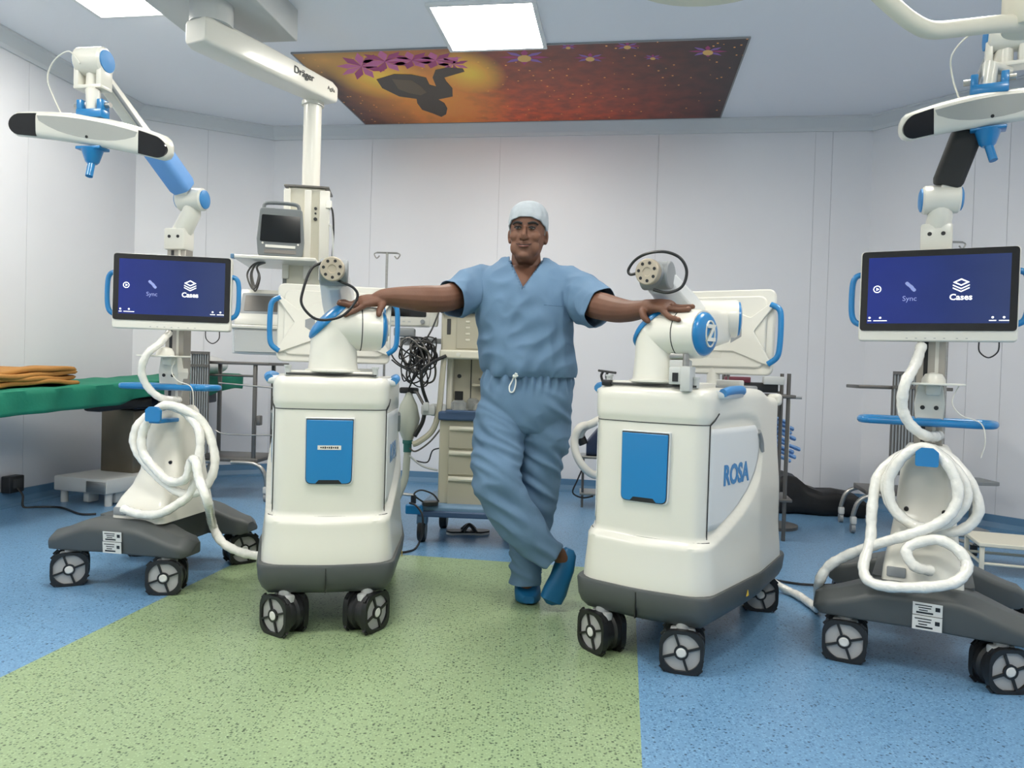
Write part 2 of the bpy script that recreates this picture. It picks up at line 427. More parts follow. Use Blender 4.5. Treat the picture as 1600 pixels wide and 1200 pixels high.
def robot(name, label, loc, rz, swivel, cable, has_clamp, has_sticker, group, j1=0.0):
    t = thing(name, label, 'surgical robot', (loc[0], loc[1], 0), rz, group)
    # white shell
    mb = MB(); rings = []
    zs = [0.235, 0.245] + [0.26 + i * 0.012 for i in range(56)]
    P = body_plan(0); N2 = normals2(P)
    for i, z in enumerate(zs):
        e = -0.02 if i == 0 else 0.0
        rings.append([body_pt(p, z, a, b, e) for p, (a, b) in zip(P, N2)])
    for z, e in ((0.938, -0.004), (0.947, -0.012), (0.952, -0.026), (0.954, -0.05)):
        rings.append([body_pt(p, min(z, 0.954), a, b, e) for p, (a, b) in zip(P, N2)])
    mb.loft(rings); body = mb.build('body_shell', 'white', t, ang=50)
    # side panels lying in the recess, with the name on them
    for s in (1, -1):
        mb = MB(); rows = []
        for k in range(19):
            z = 0.447 + (0.838 - 0.447) * k / 18
            ys = [-0.405 + i * 0.004 for i in range(130)]
            ins = [y for y in ys if pdist(y, z) < -0.006]
            if not ins: continue
            y0, y1 = min(ins), max(ins)
            row = []
            for q in range(21):
                y = y0 + (y1 - y0) * q / 20
                xw = side_x(y)
                row.append(V((s * (xw + 0.0035), y, z)))
            rows.append(row)
        vv = [mb.ring(r) for r in rows]
        for a, b in zip(vv, vv[1:]): mb.skin(a, b, closed=False)
        pn = mb.build('side_panel', 'white2', t)
        sd = pn.modifiers.new('thick', 'SOLIDIFY'); sd.thickness = 0.006; sd.offset = 0
        xdir = V((0, s, 0))
        tx = text('ROSA', 0.098, frame_mat((0, -0.185, 0.645), (s, 0, 0), xdir), 'blue', t, 'name_lettering', bold=0.0035, width=0.225)
        for v in tx.data.vertices: v.co.x = s * (side_x(v.co.y) + 0.0078) + v.co.x
    # dark joints between the shell pieces
    def seam(pts, r=0.0022): return MB().tube(pts, r, 6).build('panel_seam', 'seam', t)
    for z in (0.83, 0.432):
        seam([body_pt(p, z, a, b, 0.0005) for p, (a, b) in zip(P, N2) if p.y < -0.40], 0.0018)
    for s in (1, -1):
        pts = []
        for k in range(20):
            z = 0.44 + 0.39 * k / 19
            pts.append(V((s * (side_x(-0.405) + 0.001), -0.405, z)))
        seam(pts, 0.0028)
        seam([(s * (side_x(-0.405) + 0.002), -0.405, 0.83), (s * (side_x(-0.385) + 0.007), -0.385, 0.845), (s * (side_x(-0.355) + 0.0085), -0.355, 0.868)], 0.003)
    # blue door on the front
    fy = -0.4655
    D = Matrix.Translation((0, fy, 0.675)) @ Matrix.Rotation(R(90), 4, 'X')
    dpoly = rpoly([(-0.083, -0.12), (0.083, -0.12), (0.085, 0.12), (-0.085, 0.12)], [0.022, 0.022, 0.004, 0.004], 5)
    k = MB(); k.prism([V((p.x * 1.06, p.y * 1.045)) for p in dpoly], -0.012, 0.004, D); k.build('door_frame', 'white2', t, bevel=0.002)
    k = MB(); k.prism([V((p.x * 1.012, p.y * 1.012)) for p in dpoly], 0.0, 0.0052, D); gap = k.build('door_gap', 'seam', t)
    k = MB(); k.prism([V((p.x * 0.985, p.y * 0.98 - 0.001)) for p in dpoly], 0.0, 0.010, D); door = k.build('front_door', 'blue', t, bevel=0.0015)
    k = MB(); k.prism([(-0.048, -0.1185), (0.048, -0.1185), (0.036, -0.105), (-0.036, -0.105)], 0.004, 0.0112, D); k.build('finger_notch', 'black', door)
    if has_sticker:
        k = MB(); k.box((0, 0.015, 0.0105), (0.085, 0.016, 0.001), M=D, bev=0.0); k.build('door_label', 'white', door)
        k = MB()
        for q in range(9): k.box((-0.03 + q * 0.0075, 0.015, 0.0112), (0.0052, 0.005 + 0.0015 * (q % 3), 0.0004), M=D)
        o_ = k.build('label_print', 'black', door, smooth=False); o_['kind'] = 'stuff'
    # charcoal base
    mb = MB(); bp = body_plan(0.042); nb = normals2(bp)
    def br(z, e): return [V((p.x + a * e, p.y + b * e, z)) for p, (a, b) in zip(bp, nb)]
    mb.loft([br(0.145, -0.06), br(0.150, -0.035), br(0.172, -0.012), br(0.20, 0.0), br(0.252, 0.006), br(0.26, 0.002), br(0.262, -0.03)])
    base = mb.build('base', 'charcoal', t, ang=50)
    MB().box((0, -0.5045, 0.205), (0.003, 0.02, 0.09)).build('base_joint', 'black', base)
    # warning triangle on the base
    tri = mat_once('warning_yellow', 'd8b23a')
    MB().prism([(-0.012, -0.01), (0.012, -0.01), (0, 0.012)], 0, 0.002, frame_mat((0.289, -0.16, 0.215), (1, -0.13, 0), (0.13, 1, 0))).build('warning_label', tri, base)
    # carrying handles
    for s in (1, -1):
        k = MB(); k.box((s * 0.222, -0.25, 0.934), (0.05, 0.23, 0.03), bev=0.012, seg=3); k.build('handle_recess', 'white2', t)
        k = MB(); k.tube(spline([(s * 0.234, -0.365, 0.94), (s * 0.242, -0.33, 0.947), (s * 0.244, -0.25, 0.95), (s * 0.244, -0.17, 0.95), (s * 0.237, -0.135, 0.944)], 4), 0.0155, 10)
        k.build('side_handle', 'blue2', t)
    # plate under the arm, with its rail
    MB().prism(rpoly([(-0.17, -0.43), (0.17, -0.43), (0.15, -0.16), (-0.15, -0.16)], 0.02, 4), 0.945, 0.972).build('arm_plate', 'white', t, bevel=0.004)
    k = MB(); k.tube([(-0.165, -0.438, 0.960), (0.165, -0.438, 0.960)], 0.0045, 8); k.build('front_rail', 'seam', t)
    for s in (1, -1):
        k = MB(); k.cyl((s * 0.16, -0.43, 0.955), (s * 0.16, -0.43, 0.985), 0.011, n=12); k.cyl((s * 0.16, -0.43, 0.985), (s * 0.16, -0.43, 0.992), 0.014, n=12); k.build('rail_post', 'lightgrey', t)
    # ---- arm
    ay = -0.36; az = 1.14
    J1 = Matrix.Translation((0, ay, 0)) @ Matrix.Rotation(j1, 4, 'Z') @ Matrix.Translation((0, -ay, 0))
    first = set(t.children)
    pn = V((-1, 0, 1)).normalized(); ctr_ = V((0, ay, az)); mit = V((1, 0, 1)).normalized(); pc = ctr_ + pn * 0.030
    def cutp(b_, co, no, outer=True):
        bmesh.ops.bisect_plane(b_, geom=b_.verts[:] + b_.edges[:] + b_.faces[:], plane_co=co, plane_no=no, clear_outer=outer, clear_inner=not outer)
    k = MB(); k.lathe([(0.104, 0.97), (0.104, 0.977), (0.094, 0.979), (0.091, 1.0), (0.088, 1.05), (0.086, 1.06), (0.086, 1.26)], Matrix.Translation((0, ay, 0)), 40)
    cutp(k.bm, ctr_, mit)
    k2 = MB(); k2.lathe([(0.086, -0.14), (0.086, 0.05), (0.086, 0.105), (0.085, 0.16), (0.08, 0.178)], Matrix.Translation((0, ay, az)) @ Matrix.Rotation(R(90), 4, 'Y'), 40)
    cutp(k2.bm, ctr_, mit, False)
    tmp = bpy.data.meshes.new('tmp'); k2.bm.to_mesh(tmp); k2.bm.free(); k.bm.from_mesh(tmp); bpy.data.meshes.remove(tmp)
    cutp(k.bm, pc, pn)
    arm = k.build('arm_base', 'white', t, ang=30)
    k = MB(); k.lathe([(0.0866, -0.002), (0.0866, 0.002)], Matrix.Translation((0.1, ay, az)) @ Matrix.Rotation(R(90), 4, 'Y'), 36); k.build('joint_seam', 'seam', arm)
    k = MB(); FM = frame_mat(V((-0.0215, ay, az + 0.0215)), pn, (1, 0, 1))
    def ell(sc, z): return [FM @ V((math.cos(a) * 0.0935 * sc, math.sin(a) * 0.0875 * sc, z)) for a in [2 * math.pi * i / 36 for i in range(36)]]
    k.loft([ell(1.0, -0.006), ell(1.02, 0.0), ell(1.0, 0.008), ell(0.86, 0.018), ell(0.6, 0.027), ell(0.25, 0.031)]); k.build('shoulder_cap', 'blue', t, ang=40)
    CX = Matrix.Translation((0.178, ay, az)) @ Matrix.Rotation(R(90), 4, 'Y')
    k = MB(); k.lathe([(0.075, -0.01), (0.075, 0.0), (0.072, 0.008), (0.060, 0.017), (0.035, 0.023), (0.001, 0.025)], CX, 36); cap = k.build('joint_cap', 'blue', t, ang=40)
    LG = frame_mat((0.178 + 0.0258, ay, az), (1, 0, 0), (0, 1, 0))
    k = MB(); k.hollow(circ(0.030, 28, 0.046), circ(0.025, 28, 0.041), -0.012, 0.0005, LG)
    k.build('logo_ring', 'white', cap)
    text('Z', 0.075, LG, 'white', cap, 'logo_letter', bold=0.003, ext=0.004)
    # upper arm lies back, elbow with blue cap, forearm comes forward again over the shoulder
    k = MB()
    def bar(a, b, wa, ha, wb, hb, rr=0.03):
        M1 = frame_mat(a, V(b) - V(a), (1, 0, 0)); L = (V(b) - V(a)).length
        k.loft([[M1 @ V((p.x, p.y, z)) for p in rrect(w_, h_, min(w_, h_) * 0.3, 4)] for w_, h_, z in ((wa, ha, 0), ((wa + wb) / 2 * 1.03, (ha + hb) / 2 * 1.03, L * 0.5), (wb, hb, L))])
    bar((0.115, -0.39, 1.15), (0.105, -0.01, 1.19), 0.10, 0.14, 0.10, 0.13)
    k.build('upper_arm', 'white', t, bevel=0.008)
    k = MB(); EX = frame_mat((0.05, -0.02, 1.222), (0.94, 0.34, 0), (0, 0, 1))
    k.lathe([(0.06, -0.08), (0.07, -0.07), (0.072, 0.06), (0.074, 0.118), (0.070, 0.126)], EX, 32); elb = k.build('elbow', 'white', t)
    k = MB(); k.lathe([(0.067, 0.122), (0.065, 0.134), (0.045, 0.140), (0.001, 0.142)], EX, 32); k.build('elbow_cap', 'blue', t)
    k = MB(); A_, B_ = V((0.012, 0.02, 1.20)), V((-0.005, -0.375, 1.335))
    M1 = frame_mat(A_, B_ - A_, (1, 0, 0)); L = (B_ - A_).length
    def octa(w_, h_): return rpoly([(-w_ / 2, -h_ / 2), (w_ / 2, -h_ / 2), (w_ / 2, h_ / 2), (-w_ / 2, h_ / 2)], min(w_, h_) * 0.32, 1)
    k.loft([[M1 @ V((p.x, p.y, z)) for p in octa(a, b)] for a, b, z in ((0.13, 0.14, 0), (0.128, 0.135, L * 0.45), (0.108, 0.112, L))])
    fa = k.build('forearm', 'white2', t, bevel=0.006)
    k = MB()
    for q in range(5): k.box((0.0, -0.002 + 0.002 * (q % 2), 0), (0.001, 0.014 + 0.004 * (q % 3), 0.006), M=M1 @ Matrix.Translation((0.0605, 0.0, L * 0.50 + q * 0.011)))
    o_ = k.build('forearm_print', 'blue2', fa, smooth=False); o_['kind'] = 'stuff'
    # wrist: a cross barrel, then the tool flange
    k = MB(); wx = V((-0.003, -0.40, 1.345))
    k.cyl(wx + V((-0.052, 0, 0)), wx + V((0.052, 0, 0)), 0.05, n=28); k.cyl(wx, wx + V((0.0, -0.07, 0.004)), 0.044, 0.042, n=24)
    k.build('wrist', 'grey', t, bevel=0.006)
    k = MB(); f0 = wx + V((0, -0.07, 0.004)); fd = V((-0.12, -1, -0.06)).normalized()
    FMx = frame_mat(f0, fd, (1, 0, 0))
    k.lathe([(0.044, 0), (0.045, 0.004), (0.045, 0.022), (0.042, 0.025), (0.016, 0.025), (0.014, 0.022), (0.001, 0.022)], FMx, 32); flg = k.build('tool_flange', 'flange', t)
    for i in range(7):
        a = i * 2 * math.pi / 7 + 0.3
        k = MB(); k.cyl(FMx @ V((0.031 * math.cos(a), 0.031 * math.sin(a), 0.0242)), FMx @ V((0.031 * math.cos(a), 0.031 * math.sin(a), 0.0262)), 0.0058, n=10); k.build('bolt_hole', 'black', flg)
    k = MB(); k.tube(spline([f0 + V(p) for p in cable], 7), 0.0052, 8); k.build('arm_cable', 'black', t)
    for o_ in [c for c in t.children if c not in first]:
        if o_.name.startswith(('elbow', 'forearm', 'wrist', 'tool', 'arm_cable', 'upper')): continue
        for q in [o_] + list(o_.children): q.data.transform(J1)
    # clamp bracket and T handle on the front rail
    if has_clamp:
        k = MB(); k.box((0.10, -0.445, 0.995), (0.05, 0.05, 0.06), bev=0.006); k.box((0.135, -0.445, 0.985), (0.035, 0.06, 0.085), bev=0.005); k.box((0.10, -0.42, 1.035), (0.07, 0.04, 0.03), bev=0.006)
        cl = k.build('rail_clamp', 'lightgrey', t)
        k = MB(); k.cyl((0.125, -0.44, 1.02), (0.125, -0.44, 1.07), 0.011, n=14); k.box((0.09, -0.42, 1.062), (0.05, 0.04, 0.02), bev=0.004); k.build('clamp_screw', 'steel', cl)
        k = MB(); k.box((0.10, -0.4705, 0.99), (0.02, 0.004, 0.03)); k.build('clamp_slot', 'black', cl)
        k = MB(); k.tube([(-0.205, -0.43, 1.005), (-0.135, -0.43, 0.998)], 0.0042, 8)
        for x in (-0.185, -0.165):
            k.tube(spline([(x, -0.43, 1.003), (x - 0.008, -0.43, 0.985), (x + 0.004, -0.43, 0.955)], 4), 0.005, 6)
        k.box((-0.165, -0.43, 0.962), (0.035, 0.04, 0.022), bev=0.005)
        k.build('rail_knob', 'black', t)
    # touch screen on the rear post, its back turned to the front of the cart
    tilt = Matrix.Translation((-0.035, 0.38, 1.19)) @ Matrix.Rotation(R(-4), 4, 'X') @ Matrix.Rotation(R(90), 4, 'X')
    k = MB(); k.prism(rrect(0.53, 0.37, 0.035, 5), -0.02, 0.012, tilt); k.prism(rrect(0.47, 0.31, 0.04, 4), 0.01, 0.022, tilt); mon = k.build('monitor', 'white', t, bevel=0.006)
    k = MB(); k.prism(rrect(0.50, 0.31, 0.01, 2), -0.0225, -0.019, tilt); k.build('monitor_glass', 'blackgloss', mon)
    arms = [(-0.255, 0.125), (-0.17, 0.06), (-0.06, 0.105), (0.06, 0.105), (0.17, 0.06), (0.255, 0.125), (0.262, 0.105), (0.185, 0.0), (0.262, -0.13), (0.25, -0.145), (0.10, -0.085), (-0.10, -0.085), (-0.25, -0.145), (-0.262, -0.13), (-0.185, 0.0), (-0.262, 0.105)]
    k = MB(); k.prism(rpoly(arms, 0.012, 2), 0.02, 0.032, tilt); pl = k.build('mount_plate', 'white', mon, bevel=0.003)
    for s in (1, -1):
        k = MB(); k.prism([(s * 0.09, 0.03), (s * 0.135, 0.012), (s * 0.135, -0.022), (s * 0.09, -0.05)], 0.0318, 0.0334, tilt); k.build('plate_opening', 'grey', mon)
        k = MB(); k.tube(spline([tilt @ V(p) for p in ((s * 0.25, 0.115, 0.026), (s * 0.285, 0.095, 0.026), (s * 0.295, 0.05, 0.026), (s * 0.295, -0.06, 0.026), (s * 0.285, -0.11, 0.026), (s * 0.25, -0.138, 0.026))], 5), 0.0125, 10); k.build('monitor_handle', 'blue', mon)
    k = MB(); k.cyl((-0.02, 0.36, 0.90), (-0.03, 0.40, 1.12), 0.03, 0.026); k.box((-0.035, 0.375, 1.13), (0.12, 0.05, 0.14), bev=0.012); k.build('monitor_post', 'white', t)
    # equipment tray on the rear deck
    k = MB(); k.box((0.0, 0.27, 0.935), (0.34, 0.22, 0.05), bev=0.008); k.build('rear_deck', 'grey', t)
    k = MB(); k.box((0.10, 0.20, 0.965), (0.10, 0.06, 0.035), bev=0.005); k.build('connector_box', 'lightgrey', t)
    # corner horn at the rear
    for s in (1, -1):
        k = MB(); k.box((s * 0.245, 0.365, 0.905), (0.05, 0.07, 0.05), bev=0.014, seg=3); k.build('rear_corner', 'white', t)
        k = MB(); k.tube(spline([(s * 0.264, 0.02, 0.79), (s * 0.266, 0.055, 0.755), (s * 0.266, 0.075, 0.71)], 4), 0.011, 8); k.build('side_grip', 'grey', t)
    # casters
    for (x, y), sw in zip(((-0.15, -0.45), (0.15, -0.45), (-0.20, 0.40), (0.20, 0.40)), swivel):
        caster(t, x, y, sw)
    return t
_once = {}
def mat_once(n, c, **k):
    if n not in _once: _once[n] = mat(n, c, **k)
    return _once[n]
cable_a = [(-0.02, 0.02, 0.03), (-0.075, -0.005, 0.0), (-0.105, -0.02, -0.09), (-0.105, -0.02, -0.14), (-0.06, -0.02, -0.185), (0.0, -0.01, -0.185), (0.05, 0, -0.16), (0.09, 0.0, -0.10), (0.075, 0.0, -0.065), (0.03, 0.0, -0.045), (0.01, 0.01, -0.035)]
cable_b = [(-0.04, 0.0, 0.0), (-0.072, 0.0, -0.005), (-0.08, 0.0, 0.012), (-0.055, 0.0, 0.045), (-0.01, 0.0, 0.065), (0.05, 0.01, 0.068), (0.10, 0.02, 0.045), (0.12, 0.03, 0.0), (0.105, 0.03, -0.05), (0.06, 0.02, -0.07), (0.01, 0.01, -0.06)]
ROB_L = robot('surgical_robot', 'white and blue robot cart with a small label on its blue front door', (-0.754, 3.256), R(10.4), (R(-134), R(-38), 0.3, 0.9), cable_a, False, True, 'white surgical robot carts', R(6))
ROB_R = robot('surgical_robot', 'white and blue robot cart with a clamp and black handle on its front rail', (0.7128, 3.009), R(-31.6), (R(-115), R(-75), 0.2, -1.2), cable_b, True, False, 'white surgical robot carts', R(-14))

# ------------------------------------------------------------------ tracking camera carts
def screen_material():
    M = bpy.data.materials.new('display_blue'); M.use_nodes = True; nt = M.node_tree; b = nt.nodes['Principled BSDF']
    tc = nt.nodes.new('ShaderNodeTexCoord'); sp = nt.nodes.new('ShaderNodeSeparateXYZ'); nt.links.new(tc.outputs['Generated'], sp.inputs[0])
    r = nt.nodes.new('ShaderNodeValToRGB'); e = r.color_ramp.elements
    e[0].position = 0.0; e[0].color = lin('0c2684'); e[1].position = 1.0; e[1].color = lin('2a3a68')
    x = e.new(0.55); x.color = lin('122a70')
    nt.links.new(sp.outputs[0], r.inputs[0])
    n = nt.nodes.new('ShaderNodeTexNoise'); n.inputs['Scale'].default_value = 2.2; nt.links.new(tc.outputs['Generated'], n.inputs['Vector'])
    mx = nt.nodes.new('ShaderNodeMix'); mx.data_type = 'RGBA'; mx.blend_type = 'MULTIPLY'; mx.inputs[0].default_value = 0.25
    nt.links.new(r.outputs[0], mx.inputs[6]); nt.links.new(n.outputs['Fac'], mx.inputs[7])
    b.inputs['Base Color'].default_value = (0.01, 0.012, 0.02, 1); b.inputs['Roughness'].default_value = 0.12; b.inputs['Specular IOR Level'].default_value = 0.3
    nt.links.new(mx.outputs[2], b.inputs['Emission Color']); b.inputs['Emission Strength'].default_value = 1.1
    return M
MT['screen'] = screen_material()
MT['icon'] = mat('display_white', 'ffffff', 0.4, emit=0.9)
MT['icondim'] = mat('display_pale_blue', '8793c4', 0.4, emit=0.45)
MT['paper'] = mat('label_paper', 'd5d5d0', 0.6)
MT['lens'] = mat('sensor_face_grey', 'a9aaa5', 0.35)
MT['lightblue'] = mat('foam_cover_blue', '6b9fdc', 0.6)
MT['foamblack'] = mat('foam_cover_black', '2a2a2a', 0.7)

def monitor_front(t, M, w=0.505, h=0.335):
    """big display: local x right, y up, z towards the viewer; M maps to the cart"""
    k = MB(); k.prism(rrect(w, h, 0.014, 4), -0.045, -0.004, M); k.prism(rrect(w * 0.5, h * 0.6, 0.02, 3), -0.075, -0.04, M); mon = k.build('monitor', 'white', t, bevel=0.005)
    gh = h - 0.04
    k = MB(); k.prism([V((p.x, p.y + 0.018)) for p in rrect(w - 0.008, gh, 0.014, 4)], -0.006, 0.0, M); k.build('bezel_glass', 'blackgloss', mon)
    sw, sh = w - 0.055, gh - 0.05; S = M @ Matrix.Translation((0, 0.020, 0.0))
    k = MB(); k.box((0, 0, 0.0004), (sw, sh, 0.0008)); sc = k.build('screen', 'screen', mon, smooth=False)
    sc.data.transform(S)
    z = 0.0012
    def T(x, y): return S @ Matrix.Translation((x * sw, y * sh, z))
    k = MB(); k.hollow(circ(0.0135, 24), circ(0.0105, 24), 0, 0.0004, T(-0.43, 0.02)); k.prism([(-0.003, -0.006), (0.007, 0), (-0.003, 0.006)], 0, 0.0004, T(-0.43, 0.02)); k.build('play_icon', 'icon', mon, smooth=False)
    k = MB()
    for dx, dy in ((-0.007, 0.007), (0.004, -0.003), (0.011, -0.012)):
        P = [Matrix.Rotation(R(-45), 4, 'Z') @ V((p.x, p.y, 0)) for p in rrect(0.02, 0.012, 0.006, 3)]
        k.prism([V((p.x + dx, p.y + dy)) for p in P], 0, 0.0004, T(-0.19, 0.06))
    k.build('link_icon', 'icondim', mon, smooth=False)
    text('Sync', 0.026, T(-0.19, -0.13), 'icondim', mon, 'screen_lettering', ext=0.0002)
    k = MB()
    a, b = 0.026, 0.0135
    k.hollow([V((0, b)), V((-a, 0)), V((0, -b)), V((a, 0))], [V((0, b - 0.005)), V((-a + 0.0095, 0)), V((0, -b + 0.005)), V((a - 0.0095, 0))], 0, 0.0004, T(0.17, 0.10))
    for d in (-0.010, -0.020):
        k.prism([(-a, d + 0.002), (-a, d - 0.002), (0, d - b - 0.002), (a, d - 0.002), (a, d + 0.002), (0, d - b + 0.0025)], 0, 0.0004, T(0.17, 0.10))
    k.build('layers_icon', 'icon', mon, smooth=False)
    text('Cases', 0.03, T(0.17, -0.12), 'icon', mon, 'screen_lettering', ext=0.0002, bold=0.0006)
    for x, wd in ((-0.48, 0.012), (-0.40, 0.045), (0.39, 0.022), (0.465, 0.03)):
        k = MB(); k.box((0, 0.0, 0), (wd, 0.003, 0.0004), M=T(x, -0.46)); k.prism(circ(0.004, 10), 0, 0.0004, T(x, -0.415)); k.build('status_icon', 'icon', mon, smooth=False)
    for i in range(7):
        k = MB(); k.box((-0.09 + i * 0.03 + (0.01 if i > 4 else 0), -h / 2 + 0.011, -0.0038), (0.007, 0.0022, 0.0006), M=M); k.build('monitor_button', 'grey', mon, smooth=False)
    for s in (1, -1):
        k = MB(); k.tube(spline([M @ V(p) for p in ((s * (w / 2 - 0.005), 0.085, -0.028), (s * (w / 2 + 0.018), 0.075, -0.028), (s * (w / 2 + 0.028), 0.04, -0.028), (s * (w / 2 + 0.028), -0.05, -0.028), (s * (w / 2 + 0.018), -0.09, -0.028), (s * (w / 2 - 0.005), -0.105, -0.028))], 5), 0.011, 10)
        k.build('monitor_handle', 'blue', mon)
    return mon
def camera_cart(label, loc, rz, swivel, mon_px, mon_Y, mon_yaw, pivot_px, elbow_px, bar_px, cover, side, axis, group, dz=0.0, ox=0.0, hx=0.0, hk=0.0):
    t = thing('camera_cart', label, 'medical cart', (loc[0], loc[1], 0), rz, group)
    W = XF[t.name]; I = W.inverted()
    # ---- base: front and rear bars with drooping ends, a spine between them
    k = MB()
    for s in (-1, 1):
        rings = []
        for i in range(25):
            x = -0.345 + 0.69 * i / 24; u = abs(x) / 0.345
            top = 0.300 - 0.070 * sstep(0.25, 1.0, u) - (0.018 if u > 0.97 else 0); bot = 0.165 - 0.012 * u + (0.012 if u > 0.97 else 0)
            fr = 0.335 - 0.03 * u ** 2 - (0.03 if u > 0.97 else 0) + (0.02 * u if s > 0 else 0); bk = 0.13 + 0.05 * u + (0.02 if u > 0.97 else 0)
            prof = rpoly([(fr - 0.008, bot), (fr, top - 0.035), (fr - 0.055, top), (bk, top), (bk, bot)], [0.01, 0.03, 0.03, 0.02, 0.01], 3)
            rings.append([V((x, s * p.x, p.y)) for p in prof])
        k.loft(rings)
    k.prism(rpoly([(-0.16, -0.2), (0.16, -0.2), (0.16, 0.2), (-0.16, 0.2)], 0.03, 3), 0.16, 0.297)
    base = k.build('base', 'charcoal', t, ang=40)
    for dzz, hh in ((0.002, 0.042), (-0.045, 0.048)):
        Mx = frame_mat((0.02, -0.3365, 0.236 + dzz), (0, -1, -0.08), (1, 0, 0))
        k = MB(); k.box((0, 0, 0), (0.088, hh, 0.002), M=Mx); st = k.build('base_label', 'paper', t, smooth=False)
        k = MB()
        for q in range(4): k.box((-0.012 + 0.004 * (q % 2), hh * (0.3 - 0.2 * q), 0.0013), (0.05 - 0.012 * (q % 3), 0.0035 if q != 3 else 0.006, 0.0005), M=Mx)
        k.box((0.03, 0.004, 0.0013), (0.014, 0.014, 0.0005), M=Mx); k.build('label_print', 'black', st, smooth=False)
    for (x, y), sw in zip(((-0.235, -0.27), (0.235, -0.27), (-0.27, 0.27), (0.27, 0.27)), swivel): caster(t, x, y, sw)
    # ---- white cowl with a toe
    k = MB(); rings = []
    for z, hw, y0, y1, r in ((0.285, 0.128, -0.255, 0.15, 0.03), (0.345, 0.124, -0.245, 0.148, 0.035), (0.385, 0.118, -0.215, 0.145, 0.04), (0.43, 0.11, -0.155, 0.14, 0.04), (0.49, 0.102, -0.115, 0.13, 0.04), (0.58, 0.094, -0.095, 0.12, 0.04), (0.70, 0.084, -0.082, 0.105, 0.04), (0.745, 0.078, -0.075, 0.095, 0.035), (0.765, 0.064, -0.06, 0.08, 0.03)):
        rings.append([V((p.x, p.y, z + dz * sstep(0.4, 0.7, z))) for p in rpoly([(-hw, y0), (hw, y0), (hw, y1), (-hw, y1)], r, 5)])
    k.loft(rings); cow = k.build('cowl', 'white', t, ang=55)
    k = MB(); k.box((-0.08, -0.2515, 0.33), (0.06, 0.012, 0.035), bev=0.004); k.build('cowl_socket', 'grey', cow)
    for s in (-1, 1):
        k = MB(); k.cyl((s * 0.06, -0.10, 0.535), (s * 0.06, -0.112, 0.533), 0.008, n=10); k.build('screw', 'black', cow)
    # ---- column
    k = MB(); k.box((0, 0.02, 1.14 + dz), (0.095, 0.06, 0.78)); colm = k.build('column', 'alu', t, bevel=0.004)
    k = MB(); k.box((-0.018, -0.0105, 1.14 + dz), (0.014, 0.002, 0.77)); k.build('column_slot', 'black', colm)
    k = MB(); k.box((0.018, -0.011, 1.15 + dz), (0.012, 0.003, 0.75)); k.build('column_strip', 'white', colm)
    k = MB(); k.box((0, -0.005, 0.92 + dz), (0.088, 0.05, 0.12), bev=0.012); k.prism(rpoly([(-0.045, 0.86), (0.045, 0.86), (0.05, 0.92), (0.04, 0.99), (-0.04, 0.99), (-0.05, 0.92)], 0.012, 3), -0.03, 0.05, Matrix.Translation((0, 0, dz)) @ Matrix.Rotation(R(90), 4, 'X')); br = k.build('column_bracket', 'white', t, bevel=0.003)
    for s in (-1, 1):
        k = MB(); k.cyl((s * 0.022, -0.045, 0.905 + dz), (s * 0.022, -0.0525, 0.905 + dz), 0.008, n=12); k.build('bolt', 'black', br)
    # blue ring handle
    k = MB(); hz = 0.852 + dz
    k.tube(spline([V((p.x, p.y, hz)) for p in rpoly([(-0.225, -0.10), (0.20, -0.10), (0.215, 0.06), (-0.235, 0.06)], 0.06, 6)], 2, True), 0.0135, 10, closed=True)
    k.box((0, -0.07, hz), (0.09, 0.06, 0.03), bev=0.008); k.build('ring_handle', 'blue', t)
    # hook for the hose
    k = MB(); k.prism(rpoly([(-0.036, -0.03), (0.036, -0.03), (0.036, 0.02), (0.018, 0.035), (-0.018, 0.035), (-0.036, 0.02)], 0.008, 3), 0.0, 0.014, frame_mat((hx, -0.214, 0.735 + dz), (0, -1, 0), (1, 0, 0)))
    k.box((hx, -0.145, 0.719 + dz + hk), (0.05, 0.15, 0.018), bev=0.005); k.build('hose_hook', 'blue', t)
    # small tray with its holder
    k = MB(); k.prism(rrect(0.20, 0.13, 0.02, 4), 0.988 + dz, 0.996 + dz, Matrix.Translation((0.01, -0.10, 0))); tr = k.build('tray', 'white', t, bevel=0.002)
    k = MB(); k.lathe([(0.04, 0.99 + dz), (0.038, 1.01 + dz), (0.028, 1.028 + dz), (0.008, 1.034 + dz)], Matrix.Translation((0.01, -0.09, 0)), 20); k.box((0.01, -0.04, 0.97 + dz), (0.05, 0.08, 0.04), bev=0.01); k.build('tray_holder', 'white', t)
    k = MB(); k.tube(spline([(0.09, -0.12, 0.99 + dz), (0.07, -0.13, 0.93 + dz), (0.10, -0.13, 0.885 + dz), (0.16, -0.12, 0.86 + dz), (0.175, -0.12, 0.80 + dz), (0.165, -0.11, 0.74 + dz)], 5), 0.0022, 6); k.build('thin_lead', 'white', t)
    # ---- monitor
    c = at(mon_px[0], mon_px[1], mon_Y)
    n = V((math.sin(mon_yaw), -math.cos(mon_yaw), 0.02)).normalized()
    MW = frame_mat(c, n, (math.cos(mon_yaw), math.sin(mon_yaw), 0))
    ML = I @ MW
    mon = monitor_front(t, ML)
    back = ML @ V((0, 0, -0.07))
    k = MB(); k.cyl(back, V((0, 0, back.z)), 0.03, n=14); k.box((0, 0.02, back.z), (0.11, 0.08, 0.10), bev=0.01); k.build('monitor_arm', 'white', t)
    k = MB(); k.tube(spline([ML @ V((0.14, -0.16, -0.03)), ML @ V((0.142, -0.20, -0.035)), ML @ V((0.17, -0.222, -0.035)), ML @ V((0.198, -0.20, -0.035)), ML @ V((0.2, -0.16, -0.03))], 5), 0.0025, 6); k.build('monitor_lead', 'black', mon)
    # ---- arm head, link, elbow
    pv = I @ at(*pivot_px); el = I @ at(*elbow_px)
